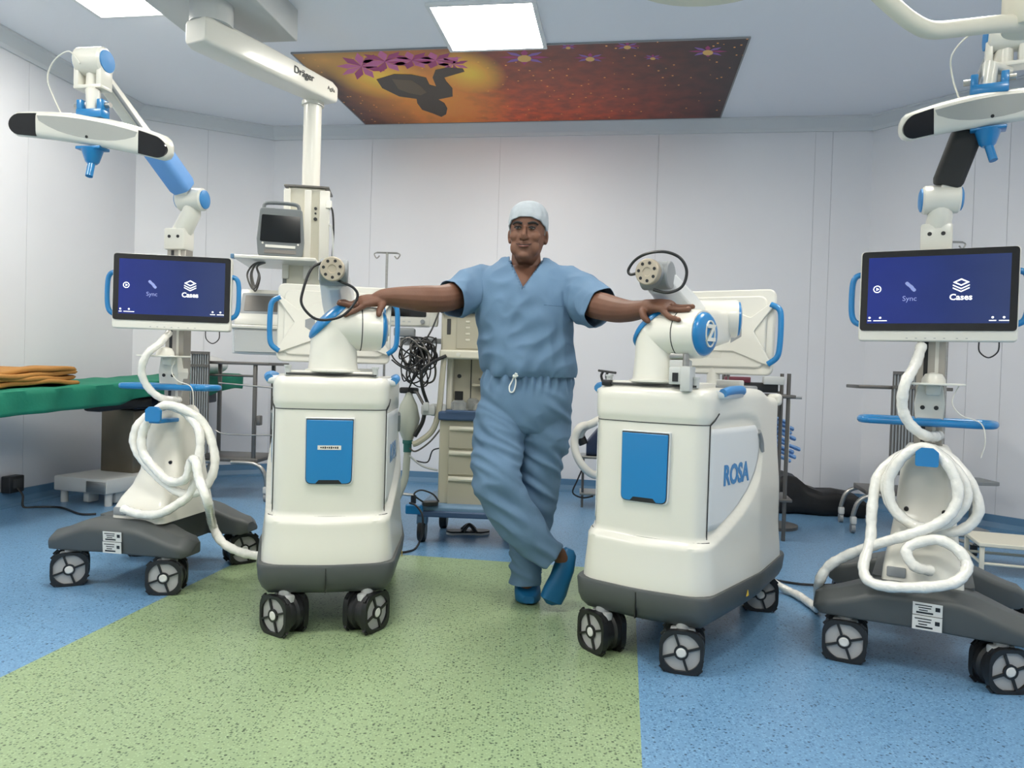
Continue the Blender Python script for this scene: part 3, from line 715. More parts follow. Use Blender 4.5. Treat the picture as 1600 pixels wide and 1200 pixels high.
    top = V((0, 0.02, 1.52 + dz))
    k = MB(); k.box((ox, 0.01, 1.535 + dz), (0.105, 0.085, 0.10), bev=0.01); k.tube([(ox, 0.02, 1.56 + dz), (pv + V((0, 0, -0.06))), pv], [0.045, 0.042, 0.036], 14); hd = k.build('arm_head', 'white', t)
    for s in (-1, 1):
        k = MB(); k.cyl((ox + s * 0.022, -0.03, 1.545 + dz), (ox + s * 0.022, -0.0345, 1.545 + dz), 0.0075, n=12); k.build('bolt', 'black', hd)
    d = (el - pv).normalized(); ax = (I.to_3x3() @ V(axis)).normalized()
    AXP = frame_mat(pv, ax, (0, 0, 1))
    k = MB(); k.lathe([(0.045, -0.062), (0.052, -0.055), (0.052, 0.055), (0.045, 0.062)], AXP, 28); k.build('arm_pivot', 'white', t)
    for s in (-1, 1):
        k = MB(); k.lathe([(0.043, s * 0.058), (0.042, s * 0.067), (0.03, s * 0.072), (0.001, s * 0.073)], AXP, 26); k.build('pivot_cap', 'blue2', t)
    L = (el - pv).length; LM = frame_mat(pv, d, ax)
    k = MB(); k.loft([[LM @ V((p.x - 0.012, p.y, z)) for p in rrect(w_, h_, 0.012, 3)] for w_, h_, z in ((0.06, 0.065, 0.02), (0.062, 0.065, L * 0.4), (0.05, 0.052, L))]); k.build('spring_arm', 'white', t)
    k = MB(); k.tube([LM @ V((0.03, -0.035, L * 0.35)), LM @ V((0.03, -0.03, L * 0.97))], 0.008, 8); k.build('parallel_rod', 'grey', t)
    k = MB(); k.loft([[LM @ V((p.x, p.y, z)) for p in rrect(w_, h_, 0.022, 3)] for w_, h_, z in ((0.085, 0.080, L * 0.085), (0.098, 0.092, L * 0.12), (0.098, 0.092, L * 0.40), (0.092, 0.086, L * 0.43))]); k.build('arm_cover', cover, t, bevel=0.004)
    AXE = frame_mat(el, ax, (0, 0, 1))
    k = MB(); k.lathe([(0.045, -0.062), (0.056, -0.052), (0.056, 0.052), (0.048, 0.06)], AXE, 28)
    for s in (-1, 1): k.box(el + ax * (0.05 * s) + V((0, 0, -0.055)), (0.024, 0.07, 0.11), bev=0.006, rz=0)
    k.box(el + V((0, 0, -0.108)), (0.125, 0.07, 0.016), bev=0.004); k.build('elbow_head', 'white', t)
    k = MB(); k.lathe([(0.044, 0.057), (0.043, 0.065), (0.001, 0.070)], AXE, 26); k.build('elbow_cap', 'blue2', t)
    k = MB(); k.lathe([(0.044, -0.057), (0.043, -0.065), (0.001, -0.070)], AXE, 26); k.build('elbow_cap', 'blue2', t)
    # ---- tracking bar: axis from end to end, face turned to the room
    A_, B_ = at(*bar_px[0]), at(*bar_px[1]); c = (A_ + B_) / 2; Lb = (B_ - A_).length
    xd = (B_ - A_).normalized(); nrm = (V((0, 0, 0.85)) - c); nrm = (nrm - xd * nrm.dot(xd)).normalized()
    BM = I @ frame_mat(c, nrm, xd)
    def hh(u): return 0.114 - 0.022 * abs(u) ** 1.7
    def yc(u): return -0.026 * u * u + 0.012
    k = MB(); rings = []
    us = [-1, -0.985, -0.95, -0.9] + [-0.8 + 0.1 * i for i in range(17)] + [0.9, 0.95, 0.985, 1]
    for u in us:
        e = max(0.0, (abs(u) - 0.88) / 0.12); sc = math.sqrt(max(0.02, 1 - e * e * 0.98))
        rings.append([BM @ V((u * Lb / 2, yc(u) + p.y * sc, -0.03 + p.x * sc)) for p in rrect(0.075, hh(u), 0.03, 5)])
    k.loft(rings); bar = k.build('tracking_bar', 'white', t, ang=60)
    zf = 0.0078
    k = MB(); P = [V((u * Lb / 2, yc(u) + hh(u) / 2 - 0.016)) for u in [-0.62 + 0.124 * i for i in range(11)]] + [V((u * Lb / 2, yc(u) - 0.030 + 0.05 * (abs(u) / 0.62) ** 2.5)) for u in [0.60 - 0.12 * i for i in range(11)]]
    k.prism(P, 0.004, zf, BM); k.build('sensor_face', 'lens', bar, bevel=0.0015)
    k = MB(); k.prism(circ(0.006, 12), zf - 0.001, zf + 0.001, BM @ Matrix.Translation((0, -0.012, 0))); k.build('indicator', 'black', bar)
    WU = [0.635, 0.70, 0.77, 0.84, 0.87, 0.90, 0.925, 0.945, 0.958, 0.967, 0.972, 0.9748, 0.975]
    for s in (-1, 1):
        k = MB(); a = [V((s * u * Lb / 2, yc(u) + sg * (hh(u) / 2 - 0.008) * math.sqrt(max(0.0, 1 - (max(0, u - 0.84) / 0.135) ** 2)))) for sg, us_ in ((1, WU), (-1, WU[::-1][1:])) for u in us_]
        if s < 0: a.reverse()
        k.prism(a, -0.012, zf, BM); k.build('camera_window', 'blackgloss', bar)
    topc = BM @ V((0, 0.055, -0.03)); botc = BM @ V((0, -0.05, -0.03))
    k = MB(); k.box(topc + V((0, 0, 0.02)), (0.115, 0.05, 0.035), bev=0.005)
    for s in (-1, 1): k.box(topc + V((s * 0.045, 0, 0.05)), (0.024, 0.045, 0.05), bev=0.004)
    k.build('bar_yoke', 'blue', t)
    for s in (-1, 1): MB().cyl(topc + V((s * 0.055, 0, 0.055)), topc + V((s * 0.078, 0, 0.055)), 0.011, n=12).build('yoke_knob', 'steel', t)
    k = MB(); k.tube([el + V((0, 0, -0.03)), el + V((0, 0, -0.12)), topc + V((0, 0, 0.10)), topc + V((0, 0, 0.03))], [0.024, 0.028, 0.027, 0.024], 16); k.build('bar_stem', 'white', t)
    k = MB(); k.box(botc + V((0, 0, -0.008)), (0.11, 0.06, 0.012), bev=0.003); k.tube([botc + V((0, 0, -0.01)), botc + V((0, 0, -0.06)), botc + V((0, 0, -0.068))], [0.042, 0.026, 0.018], 12)
    hd_ = (I.to_3x3() @ V((-0.15 * side if side < 0 else 0.0, -0.3, -1))).normalized()
    k.tube([botc + V((0, 0, -0.05)), botc + V((0, 0, -0.05)) + hd_ * 0.075], 0.014, 12); k.build('bar_handle', 'blue', t)
    k = MB(); k.tube(spline([el + I.to_3x3() @ V(p) for p in ((-0.02, -0.06, -0.03), (-0.07, -0.05, 0.02), (-0.14, -0.03, -0.01), (-0.185, 0.0, -0.07), (-0.17, 0.02, -0.14), (-0.13, 0.03, -0.23))], 5), 0.003, 6); k.build('bar_lead', 'white', t)
    for o_ in t.children:
        if ox and o_.name.split('.')[0] in ('cowl', 'column', 'column_bracket', 'ring_handle', 'hose_hook', 'tray', 'tray_holder', 'thin_lead', 'monitor_arm'):
            for q_ in [o_] + list(o_.children): q_.data.transform(Matrix.Translation((ox, 0, 0)))
    return t
CART_R_LOC, CART_R_YAW = (1.559, 2.816), R(-29.2)
CART_L_LOC, CART_L_YAW = (-1.64, 3.53), R(-10)
CART_L = camera_cart('tracking camera cart with a blue cover on its spring arm', CART_L_LOC, CART_L_YAW, (R(-55), R(-72), R(-60), R(-40)), (269, 457), 3.40, R(9),
                     (300, 312, 3.50), (146, 97, 3.08), ((12, 188, 3.02), (264, 230, 2.98)), 'lightblue', 1, (1, -0.15, 0), 'tracking camera carts', dz=0.02, ox=0.07, hx=0.05, hk=-0.014)
CART_R = camera_cart('tracking camera cart with a black cover on its spring arm', CART_R_LOC, CART_R_YAW, (R(-88), R(-60), R(20), R(50)), (1463, 461), 2.74, R(-28),
                     (1470, 312, 2.80), (1572, 56, 2.66), ((1407, 198, 2.70), (1700, 152, 2.56)), 'foamblack', -1, (-0.93, 0.37, 0), 'tracking camera carts')

# ------------------------------------------------------------------ hoses hung on the hooks
def plane_at(px, py, loc, yaw, yl):
    """point of the vertical plane (cart-local y = yl) seen at a pixel"""
    d = _f + (px - 800) / FPX * _r - (py - 600) / FPX * _u
    n = V((-math.sin(yaw), math.cos(yaw), 0)); c = V((loc[0], loc[1], 0)) + n * yl; o = V((0, 0, CAM_H))
    return o + d * ((c - o).dot(n) / d.dot(n))
def hose(name, label, pts, r, group):
    k = MB(); S = spline(pts, 7)
    k.tube(S, [r * (1 + 0.10 * math.sin(i * 1.7) * math.sin(i * 0.63)) for i in range(len(S))], 10)
    return tag(k.build(name, 'sleeve', None, ang=80), label, 'hose', group)
def HP(lst, loc, yaw): return [V(p[:3]) if p[-1] == 'W' else at(p[0], p[1], p[2]) if p[-1] == 'Y' else atz(p[0], p[1], p[3]) if len(p) == 4 else plane_at(p[0], p[1], loc, yaw, p[2]) for p in lst]
HR = [(1455, 892, -.265), (1427, 883, -.30), (1418, 856, -.285), (1462, 843, -.275), (1497, 860, -.28), (1511, 887, -.30), (1489, 911, -.345), (1427, 918, -.36), (1365, 912, -.345), (1349, 887, -.30), (1360, 843, -.24), (1363, 790, -.2), (1376, 737, -.15), (1427, 703, -.114),
      (1472, 707, -.114), (1512, 747, -.14), (1529, 799, -.16), (1497, 830, -.17), (1440, 824, -.17), (1400, 800, -.175), (1383, 759, -.175), (1405, 717, -.165), (1440, 700, -.153), (1482, 722, -.17), (1511, 770, -.18), (1487, 812, -.2),
      (1440, 825, -.21), (1398, 797, -.21), (1389, 752, -.2), (1412, 713, -.2), (1445, 699, -.192), (1480, 725, -.205), (1497, 768, -.22), (1485, 803, -.24), (1455, 823, -.26), (1418, 836, -.27), (1365, 852, -.24), (1323, 868, -.20), (1294, 886, -.19), (1279, 914, -.16), (1279, 950, 0, .04), (1266, 943, 0, .02), (1247, 930, 0, .02), (1224, 919, 0, .025), (1.165, 3.46, .10, 'W'), (1.112, 3.275, .20, 'W')]
HL = [(192, 795, -.27), (217, 803, -.275), (247, 803, -.275), (275, 789, -.25), (300, 767, -.22), (311, 715, -.19), (311, 674, -.17), (291, 646, -.14), (262, 634, -.12), (239, 644, -.14), (216, 664, -.17), (209, 690, -.18), (220, 715, -.19), (240, 738, -.2), (265, 760, -.215), (289, 772, -.22), (318, 764, -.2), (334, 735, -.17), (334, 702, -.15), (318, 662, -.14), (290, 641, -.165), (258, 633, -.185),
      (235, 652, -.2), (222, 680, -.2), (224, 708, -.21), (243, 733, -.22), (266, 752, -.24), (290, 748, -.25), (299, 720, -.25), (306, 722, -.27), (311, 748, -.29), (325, 786, -.31), (332, 819, 3.40, 'Y'), (346, 846, 3.36, 'Y'), (371, 861, 3.34, 'Y'), (399, 868, 3.33, 'Y'), (424, 870, 3.32, 'Y')]
hose('coiled_hose', 'white film-wrapped hose looped over the hook of the cart with the blue arm cover', HP(HL, CART_L_LOC, CART_L_YAW), 0.0195, 'film-wrapped hoses on the camera carts')
hose('coiled_hose', 'white film-wrapped hose looped over the hook of the cart with the black arm cover', HP(HR, CART_R_LOC, CART_R_YAW), 0.0185, 'film-wrapped hoses on the camera carts')
hose('hose_drop', 'short white film-wrapped hose hanging below the display of the cart with the black arm cover', HP([(1440, 540, -.06), (1430, 570, -.13), (1414, 600, -.195), (1410, 637, -.185), (1422, 663, -.17), (1444, 680, -.14), (1462, 682, -.07), (1466, 680, -.01)], CART_R_LOC, CART_R_YAW), 0.019, 'film-wrapped hoses on the camera carts')
hose('hose_drop', 'short white film-wrapped hose hanging below the display of the cart with the blue arm cover', HP([(264, 520, -.06), (250, 536, -.14), (230, 553, -.19), (221, 578, -.19), (229, 602, -.165), (248, 620, -.13), (272, 625, -.06), (280, 625, .0)], CART_L_LOC, CART_L_YAW), 0.0165, 'film-wrapped hoses on the camera carts')

# ------------------------------------------------------------------ ceiling mural
zc = CEIL - 0.002
q = [atz(575, 194, zc), atz(1130, 186, zc), atz(1162, 58, zc), atz(455, 84, zc)]
quv = [RM.inverted() @ p for p in q]
u0, u1 = (quv[0].x + quv[3].x) / 2, (quv[1].x + quv[2].x) / 2
v1, v0 = min((quv[0].y + quv[1].y) / 2, VB - 0.108), (quv[2].y + quv[3].y) / 2
def mural_mat():
    M = bpy.data.materials.new('mural_print'); M.use_nodes = True; nt = M.node_tree; b = nt.nodes['Principled BSDF']
    tc = nt.nodes.new('ShaderNodeTexCoord')
    def node(t, **k):
        n = nt.nodes.new(t)
        for a, v in k.items(): n.inputs[a].default_value = v
        return n
    sp = node('ShaderNodeSeparateXYZ'); nt.links.new(tc.outputs['Generated'], sp.inputs[0])
    # left-right ramp, darkened towards the near and right edges of the print
    r = node('ShaderNodeValToRGB'); e = r.color_ramp.elements
    e[0].position = 0.0; e[0].color = lin('3a1d14'); e[1].position = 1.0; e[1].color = lin('241216')
    for p, c in ((0.12, '5a3018'), (0.25, 'a5602a'), (0.45, '93421d'), (0.68, '7a331a'), (0.85, '52241a')): x = e.new(p); x.color = lin(c)
    nt.links.new(sp.outputs[0], r.inputs[0])
    r2 = node('ShaderNodeValToRGB'); e = r2.color_ramp.elements
    e[0].position = 0.0; e[0].color = (0.45, 0.36, 0.42, 1); e[1].position = 0.95; e[1].color = (1.75, 1.45, 1.2, 1)
    x = e.new(0.4); x.color = (0.85, 0.75, 0.7, 1)
    nt.links.new(sp.outputs[1], r2.inputs[0])
    m1 = node('ShaderNodeMix'); m1.data_type = 'RGBA'; m1.blend_type = 'MULTIPLY'; m1.inputs[0].default_value = 1
    nt.links.new(r.outputs[0], m1.inputs[6]); nt.links.new(r2.outputs[0], m1.inputs[7])
    n = node('ShaderNodeTexNoise', Scale=9.0, Detail=6.0); nt.links.new(tc.outputs['Object'], n.inputs['Vector'])
    r3 = node('ShaderNodeValToRGB'); r3.color_ramp.elements[0].color = (0.55, 0.5, 0.5, 1); r3.color_ramp.elements[1].color = (1.6, 1.45, 1.3, 1); r3.color_ramp.elements[0].position = 0.3; r3.color_ramp.elements[1].position = 0.75
    nt.links.new(n.outputs['Fac'], r3.inputs[0])
    m2 = node('ShaderNodeMix'); m2.data_type = 'RGBA'; m2.blend_type = 'MULTIPLY'; m2.inputs[0].default_value = 0.8
    nt.links.new(m1.outputs[2], m2.inputs[6]); nt.links.new(r3.outputs[0], m2.inputs[7])
    v = node('ShaderNodeTexVoronoi', Scale=14.0); nt.links.new(tc.outputs['Object'], v.inputs['Vector'])
    lt = node('ShaderNodeMath'); lt.operation = 'LESS_THAN'; lt.inputs[1].default_value = 0.10; nt.links.new(v.outputs['Distance'], lt.inputs[0])
    m3 = node('ShaderNodeMix'); m3.data_type = 'RGBA'; m3.inputs[7].default_value = lin('e8a04a')
    nt.links.new(lt.outputs[0], m3.inputs[0]); nt.links.new(m2.outputs[2], m3.inputs[6])
    # golden glow of the print around the seated figure (a printed halo)
    def halo(cx, cy, rx, ry, c, prev, k=1.0):
        mp = node('ShaderNodeMapping'); nt.links.new(tc.outputs['Generated'], mp.inputs[0])
        mp.inputs['Location'].default_value = (-cx / rx, -cy / ry, 0); mp.inputs['Scale'].default_value = (1 / rx, 1 / ry, 0)
        g = node('ShaderNodeTexGradient'); g.gradient_type = 'SPHERICAL'; nt.links.new(mp.outputs[0], g.inputs[0])
        pw = node('ShaderNodeMath'); pw.operation = 'MULTIPLY'; pw.inputs[1].default_value = k; nt.links.new(g.outputs['Fac'], pw.inputs[0])
        mm = node('ShaderNodeMix'); mm.data_type = 'RGBA'; mm.inputs[7].default_value = lin(c)
        nt.links.new(pw.outputs[0], mm.inputs[0]); nt.links.new(prev, mm.inputs[6]); return mm.outputs[2]
    o = halo(0.24, 0.55, 0.22, 0.75, 'd98a26', m3.outputs[2], 1.1)
    o = halo(0.15, 0.30, 0.12, 0.32, 'e6b83a', o, 1.15); o = halo(0.38, 0.28, 0.09, 0.28, 'e6b83a', o, 1.15); o = halo(0.06, 0.08, 0.14, 0.25, 'b98a3a', o, 1.0)
    gm = node('ShaderNodeMix'); gm.data_type = 'RGBA'; gm.blend_type = 'MULTIPLY'; gm.inputs[0].default_value = 1; gm.inputs[7].default_value = (1.7, 1.6, 1.5, 1); nt.links.new(o, gm.inputs[6])
    nt.links.new(gm.outputs[2], b.inputs['Base Color']); b.inputs['Roughness'].default_value = 0.35
    return M
MT['mural'] = mural_mat()
MT['mural_frame'] = mat('mural_edge', '8f9093', 0.5)
for nm, c in (('stone', '4a3c2e'), ('stone2', '6d5a40'), ('magenta', 'b02a78'), ('pink', 'd96aa8'), ('violet', '8f62b8'), ('gold', 'f0c06a')): MT[nm] = mat('print_' + nm, c, 0.4)
ctr = P3(((u0 + u1) / 2, (v0 + v1) / 2), CEIL)
mu = thing('ceiling_mural', 'wide orange and brown printed mural of a seated figure and lotus flowers on the ceiling', 'mural', ctr, YAW)
k = MB(); k.box((0, 0, -0.004), (u1 - u0, v1 - v0, 0.006)); k.data = None
mp = k.build('printed_panel', 'mural', mu, smooth=False)
mp.data.transform(Matrix.Rotation(0, 4, 'Z'))
k = MB(); k.hollow(rrect(u1 - u0 + 0.02, v1 - v0 + 0.02, 0.002, 1), rrect(u1 - u0, v1 - v0, 0.002, 1), -0.009, -0.0005); k.build('panel_edge', 'mural_frame', mu, smooth=False)
def mz(zx, zy): return (440 + zx / 2.162, 40 + zy / 2.162)
def flat(name, material, pts, dz):
    """print on the mural: outline given in the mural's own picture"""
    k = MB(); P = [XF[mu.name].inverted() @ atz(*p, CEIL - 0.009) for p in pts]
    k.prism([V((p.x, p.y)) for p in P], -0.0074 - dz, -0.0068 - dz); return k.build(name, material, mu, smooth=False)
def petals(cx, cy, n, rx, ry, a0, a1, w):
    out = []
    for i in range(n):
        a = R(a0 + (a1 - a0) * i / max(1, n - 1))
        out.append([mz(cx, cy), mz(cx + rx * 0.6 * math.cos(a - w), cy + ry * 0.6 * math.sin(a - w)), mz(cx + rx * math.cos(a), cy + ry * math.sin(a)), mz(cx + rx * 0.6 * math.cos(a + w), cy + ry * 0.6 * math.sin(a + w))])
    return out
for cx, cy, rx, ry, nn in ((270, 138, 85, 46, 9), (350, 122, 95, 38, 9), (440, 118, 90, 30, 9), (520, 118, 95, 28, 9), (580, 132, 55, 28, 7)):
    for i, p in enumerate(petals(cx, cy, nn, rx, ry, -180, 180 - 360 / nn, 0.30)): flat('lotus_petal', 'magenta' if i % 2 else 'pink', p, 0.0002 * (i % 3))
flat('figure_print', 'stone', [mz(*p) for p in ((320, 182), (340, 212), (398, 240), (456, 248), (458, 262), (475, 285), (508, 296), (540, 309), (556, 300), (560, 280), (550, 262), (530, 250), (578, 240), (577, 212), (556, 188), (550, 176), (618, 156), (612, 145), (560, 142), (520, 150), (510, 176), (522, 206), (500, 200), (488, 176), (440, 166), (380, 164))], 0.0008)
flat('figure_light', 'stone2', [mz(*p) for p in ((372, 180), (395, 215), (430, 228), (470, 236), (490, 226), (470, 205), (440, 185))], 0.0014)
for cx, cy, rx in ((820, 108, 85), (1042, 110, 55), (968, 72, 30), (1168, 70, 45), (1254, 108, 32), (1440, 88, 65)):
    for i, p in enumerate(petals(cx, cy, 8, rx, rx * 0.30, 180, 360 + 135, 0.25)): flat('small_lotus_petal', 'violet' if i % 2 else 'magenta', p, 0.0002 * (i % 3))
    flat('small_lotus_heart', 'gold', [mz(cx + rx * 0.28 * math.cos(a), cy + 4 + rx * 0.14 * math.sin(a)) for a in [i * math.pi / 5 for i in range(10)]], 0.0012)

# ------------------------------------------------------------------ ceiling pendant
pend = thing('ceiling_pendant', 'white ceiling pendant arm and column with equipment shelves, hung from a ceiling box', 'pendant', P3((0, 0)) + at(487, 150, 4.75), YAW)
PI_ = XF[pend.name].inverted()
zb = 2.87
b1, b2 = atz(465, 65, zb), atz(305, 62, zb)
r1 = RM.inverted() @ b1; r2 = RM.inverted() @ b2
k = MB(); ub0, ub1, vb1 = max(r1.x - 0.72, -2.555), r1.x, r1.y
k.box(((ub0 + ub1) / 2, vb1 - 0.75, (zb + CEIL) / 2), (ub1 - ub0, 1.5, CEIL - zb), M=RM); k.build('ceiling_box', 'lightgrey', pend, bevel=0.006, world=True)
A_, B_ = at(330, 62, 4.02), at(506, 152, 4.78)
A_.z = B_.z = 2.70
d = (B_ - A_).normalized(); L = (B_ - A_).length; LMx = frame_mat(A_, d, (0, 0, 1))
k = MB(); k.loft([[LMx @ V((p.x, p.y, z)) for p in rpoly([(-h_ / 2, -w_ / 2), (h_ / 2, -w_ / 2), (h_ / 2, w_ / 2), (-h_ / 2, w_ / 2)], 0.025, 4)] for h_, w_, z in ((0.12, 0.15, -0.10), (0.15, 0.17, -0.06), (0.15, 0.17, 0.3), (0.125, 0.15, L), (0.10, 0.12, L + 0.06))]); am = k.build('pendant_arm', 'white', pend, bevel=0.004, world=True)
sd = d.cross(V((0, 0, 1))).normalized()
if sd.y > 0: sd = -sd
xd = V((0, 0, 1)).cross(sd)
text('Dräger', 0.058, frame_mat(A_ + d * 0.60 + sd * 0.0835 + V((0, 0, 0.012)), sd, xd), 'seam', pend, 'arm_lettering', world=True, bold=0.0008)
text('Agila', 0.034, frame_mat(A_ + d * (L - 0.02) + sd * 0.0772 + V((0, 0, 0.005)), sd, xd), 'seam', pend, 'arm_lettering', world=True)
k = MB(); k.cyl((A_.x, A_.y, 2.76), (A_.x, A_.y, zb + 0.005), 0.11, n=28); k.build('arm_bearing', 'lightgrey', pend, world=True)
cx_ = at(488, 200, 4.78); cx_.z = 0
k = MB(); k.cyl(cx_ + V((0, 0, 2.08)), cx_ + V((0, 0, 2.645)), 0.055, n=28); k.cyl(cx_ + V((0, 0, 2.615)), cx_ + V((0, 0, 2.64)), 0.068, n=28); k.build('drop_tube', 'white', pend, world=True)
PC = Matrix.Translation(cx_) @ Matrix.Rotation(R(8), 4, 'Z')      # pendant head, turned a little to the left
def pbox(name, material, c, s, bev=0.004): return MB().box(c, s, M=PC).build(name, material, pend, bevel=bev, world=True)
pbox('head_body', 'cream', (-0.01, 0, 1.76), (0.22, 0.20, 0.64))
pbox('head_cap', 'steeldark', (-0.01, 0, 2.085), (0.27, 0.24, 0.014))
for x in (-0.125, 0.0, 0.10): pbox('side_rail', 'white', (x, -0.105, 1.79), (0.04 if x < 0.05 else 0.06, 0.03, 0.55))
for z, r_ in ((1.955, 0.009), (1.925, 0.006), (1.89, 0.011)): MB().cyl(PC @ V((0.045, -0.10, z)), PC @ V((0.045, -0.108, z)), r_, n=12).build('gas_socket', 'seam', pend, world=True)
pbox('shelf', 'white', (-0.155, -0.10, 1.61), (0.47, 0.46, 0.022), 0.006)
pbox('shelf_corner', 'base_blue', (-0.392, -0.31, 1.61), (0.02, 0.05, 0.026), 0.004)
pbox('lower_column', 'grey', (-0.04, 0.02, 1.36), (0.22, 0.16, 0.50))
pbox('lower_shelf', 'white', (-0.21, -0.06, 1.205), (0.42, 0.42, 0.022), 0.006)
dr = pbox('drawer_unit', 'white2', (-0.21, -0.06, 1.12), (0.38, 0.38, 0.15))
pbox('drawer_front', 'lightgrey', (-0.21, -0.256, 1.12), (0.35, 0.012, 0.13))
for z in (1.56, 1.45): MB().tube(spline([PC @ V((0.12, -0.10, z + 0.42)), PC @ V((0.15, -0.14, z + 0.38)), PC @ V((0.16, -0.14, z + 0.25)), PC @ V((0.155, -0.13, z + 0.1))], 5), 0.006, 7).build('supply_hose', 'black' if z > 1.5 else 'lightgrey', pend, world=True)
pbox('gas_plug', 'white', (0.125, -0.11, 1.98), (0.035, 0.05, 0.05))
# monitor on the shelf
def P_(x, y, z): return PC @ V((x, y, z))
mo = thing('vital_signs_monitor', 'grey-framed monitor with carrying handle and dark screen on the pendant shelf', 'monitor', P_(-0.13, -0.285, 1.621), R(14))
TL = Matrix.Rotation(R(-6), 4, 'X')
k = MB(); k.prism(rpoly([(-0.125, 0), (0.125, 0), (0.135, 0.10), (0.12, 0.29), (-0.12, 0.29), (-0.135, 0.10)], 0.02, 4), -0.03, 0.02, TL @ Matrix.Rotation(R(90), 4, 'X')); k.build('front_frame', 'midgrey', mo, bevel=0.006)
k = MB(); k.box((0.0, 0.085, 0.13), (0.23, 0.11, 0.25), bev=0.012); k.build('housing', 'white2', mo)
F2 = TL @ Matrix.Translation((0, -0.021, 0)) @ Matrix.Rotation(R(90), 4, 'X')
k = MB(); k.prism(rpoly([(-0.115, 0.085), (0.115, 0.085), (0.108, 0.245), (-0.108, 0.245)], 0.008, 3), 0, 0.003, F2); k.build('screen', 'blackgloss', mo)
k = MB(); k.box((0, 0.058, 0.001), (0.17, 0.016, 0.004), M=F2); k.build('key_strip', 'white', mo)
k = MB(); k.box((0, 0.027, 0.001), (0.18, 0.022, 0.004), M=F2); k.build('key_row', 'steeldark', mo)
for s in (-1, 1): MB().prism(circ(0.006, 12), 0, 0.004, F2 @ Matrix.Translation((s * 0.10, 0.075, 0))).build('knob', 'white', mo)
k = MB(); k.tube(spline([TL @ V(p) for p in ((-0.10, 0, 0.27), (-0.095, 0, 0.315), (-0.05, 0, 0.325), (0.05, 0, 0.325), (0.095, 0, 0.315), (0.10, 0, 0.27))], 4), 0.011, 8); k.build('carry_handle', 'midgrey', mo)
# small ventilator display on the lower shelf
ve = thing('ventilator', 'small white ventilator with a tilted grey screen on the lower pendant shelf', 'ventilator', P_(-0.24, -0.165, 1.2165), R(8))
k = MB(); k.loft([[V((p.x, p.y + dy, z)) for p in rrect(w_, d_, 0.015, 3)] for w_, d_, dy, z in ((0.30, 0.20, 0, 0.0), (0.30, 0.20, 0, 0.045), (0.27, 0.07, 0.05, 0.22))]); k.build('housing', 'white', ve, bevel=0.004)
TV = frame_mat((0, -0.047, 0.13), (0, -0.87, 0.48), (1, 0, 0))
k = MB(); k.prism(rrect(0.24, 0.145, 0.01, 3), 0, 0.004, TV); k.build('screen_frame', 'grey', ve)
k = MB(); k.prism(rrect(0.20, 0.11, 0.006, 2), 0.003, 0.006, TV); k.build('screen', 'steeldark', ve)
cb = thing('hanging_cable', 'grey cable bundle hanging in a loop under the pendant shelf', 'cable', P_(-0.28, -0.2, 1.599), 0)
for i, (w_, l_) in enumerate(((0.055, 0.165), (0.03, 0.15), (0.042, 0.175))):
    MB().tube(spline([V(p) for p in ((0.03, 0, 0), (-w_ * 0.4, 0.01 * i, -0.02), (-w_, 0.01 * i, -l_ * 0.5), (-w_ * 0.3, 0.01 * i, -l_), (w_ * 0.35, 0.01 * i, -l_ * 0.55), (0.0, 0.01, -0.03), (0.045, 0.012 * i, 0.0))], 6), 0.0055, 7).build('cable_loop', 'steeldark', cb)

# ------------------------------------------------------------------ operating light at the top right
ol = thing('operating_light', 'cream operating light with a bent tubular rail hanging from the ceiling', 'surgical light', (at(1612, 30, 2.25).x, 2.25, CEIL), 0)
c0 = at(1612, 46, 2.25)
k = MB(); k.lathe([(0.075, c0.z), (0.078, c0.z + 0.006), (0.078, c0.z + 0.24), (0.05, c0.z + 0.26), (0.045, CEIL)], Matrix.Translation((c0.x, c0.y, 0)), 32); k.build('drop_tube', 'cream', ol, world=True)
k = MB(); pts = [at(1600, 36, 2.25), at(1555, 38, 2.22), at(1500, 44, 2.2), at(1455, 47, 2.18), at(1425, 34, 2.17), at(1395, 10, 2.16), at(1365, -18, 2.15), at(1330, -50, 2.14), at(1290, -75, 2.16), at(1250, -80, 2.25)]
k.tube(spline(pts, 6), 0.0245, 14); k.build('bent_rail', 'cream', ol, world=True)
e = pts[-1]
k = MB(); k.lathe([(0.30, e.z - 0.01), (0.32, e.z + 0.02), (0.30, e.z + 0.10), (0.12, e.z + 0.14), (0.05, e.z + 0.15)], Matrix.Translation((e.x - 0.25, e.y + 0.05, 0)), 36); k.build('lamp_head', 'cream', ol, world=True)
k = MB(); k.cyl((e.x - 0.25, e.y + 0.05, e.z + 0.12), (e.x - 0.25, e.y + 0.05, CEIL), 0.035); k.build('head_stem', 'cream', ol, world=True)

# ------------------------------------------------------------------ operating table with sheets
MT['green'] = mat('green_drape', '12795f', 0.75, var=0.08, vscale=5, bump=0.25, bscale=22)
MT['ochre'] = mat('ochre_cloth', 'a9773a', 0.85, bump=0.3, bscale=30, var=0.08)
MT['navy'] = mat('navy_plastic', '1d2434', 0.4)
MT['steelwarm'] = mat('column_steel', '857c6c', 0.38, metal=0.75, var=0.12, vscale=3)
MT['pillow'] = mat('white_linen', 'c9cac8', 0.85, bump=0.2, bscale=18)
TY = R(-17.5); TC = (-2.70, 5.48)
ot = thing('operating_table', 'steel operating table on a wide wheeled base under a green drape', 'operating table', (TC[0], TC[1], 0), TY)
k = MB(); k.box((-0.05, 0.02, 0.135), (0.46, 0.95, 0.10), bev=0.012); k.build('base_plate', 'lightgrey', ot)
k = MB(); k.box((0.09, -0.456, 0.13), (0.16, 0.012, 0.075), bev=0.003); k.build('base_corner', 'steel', ot)
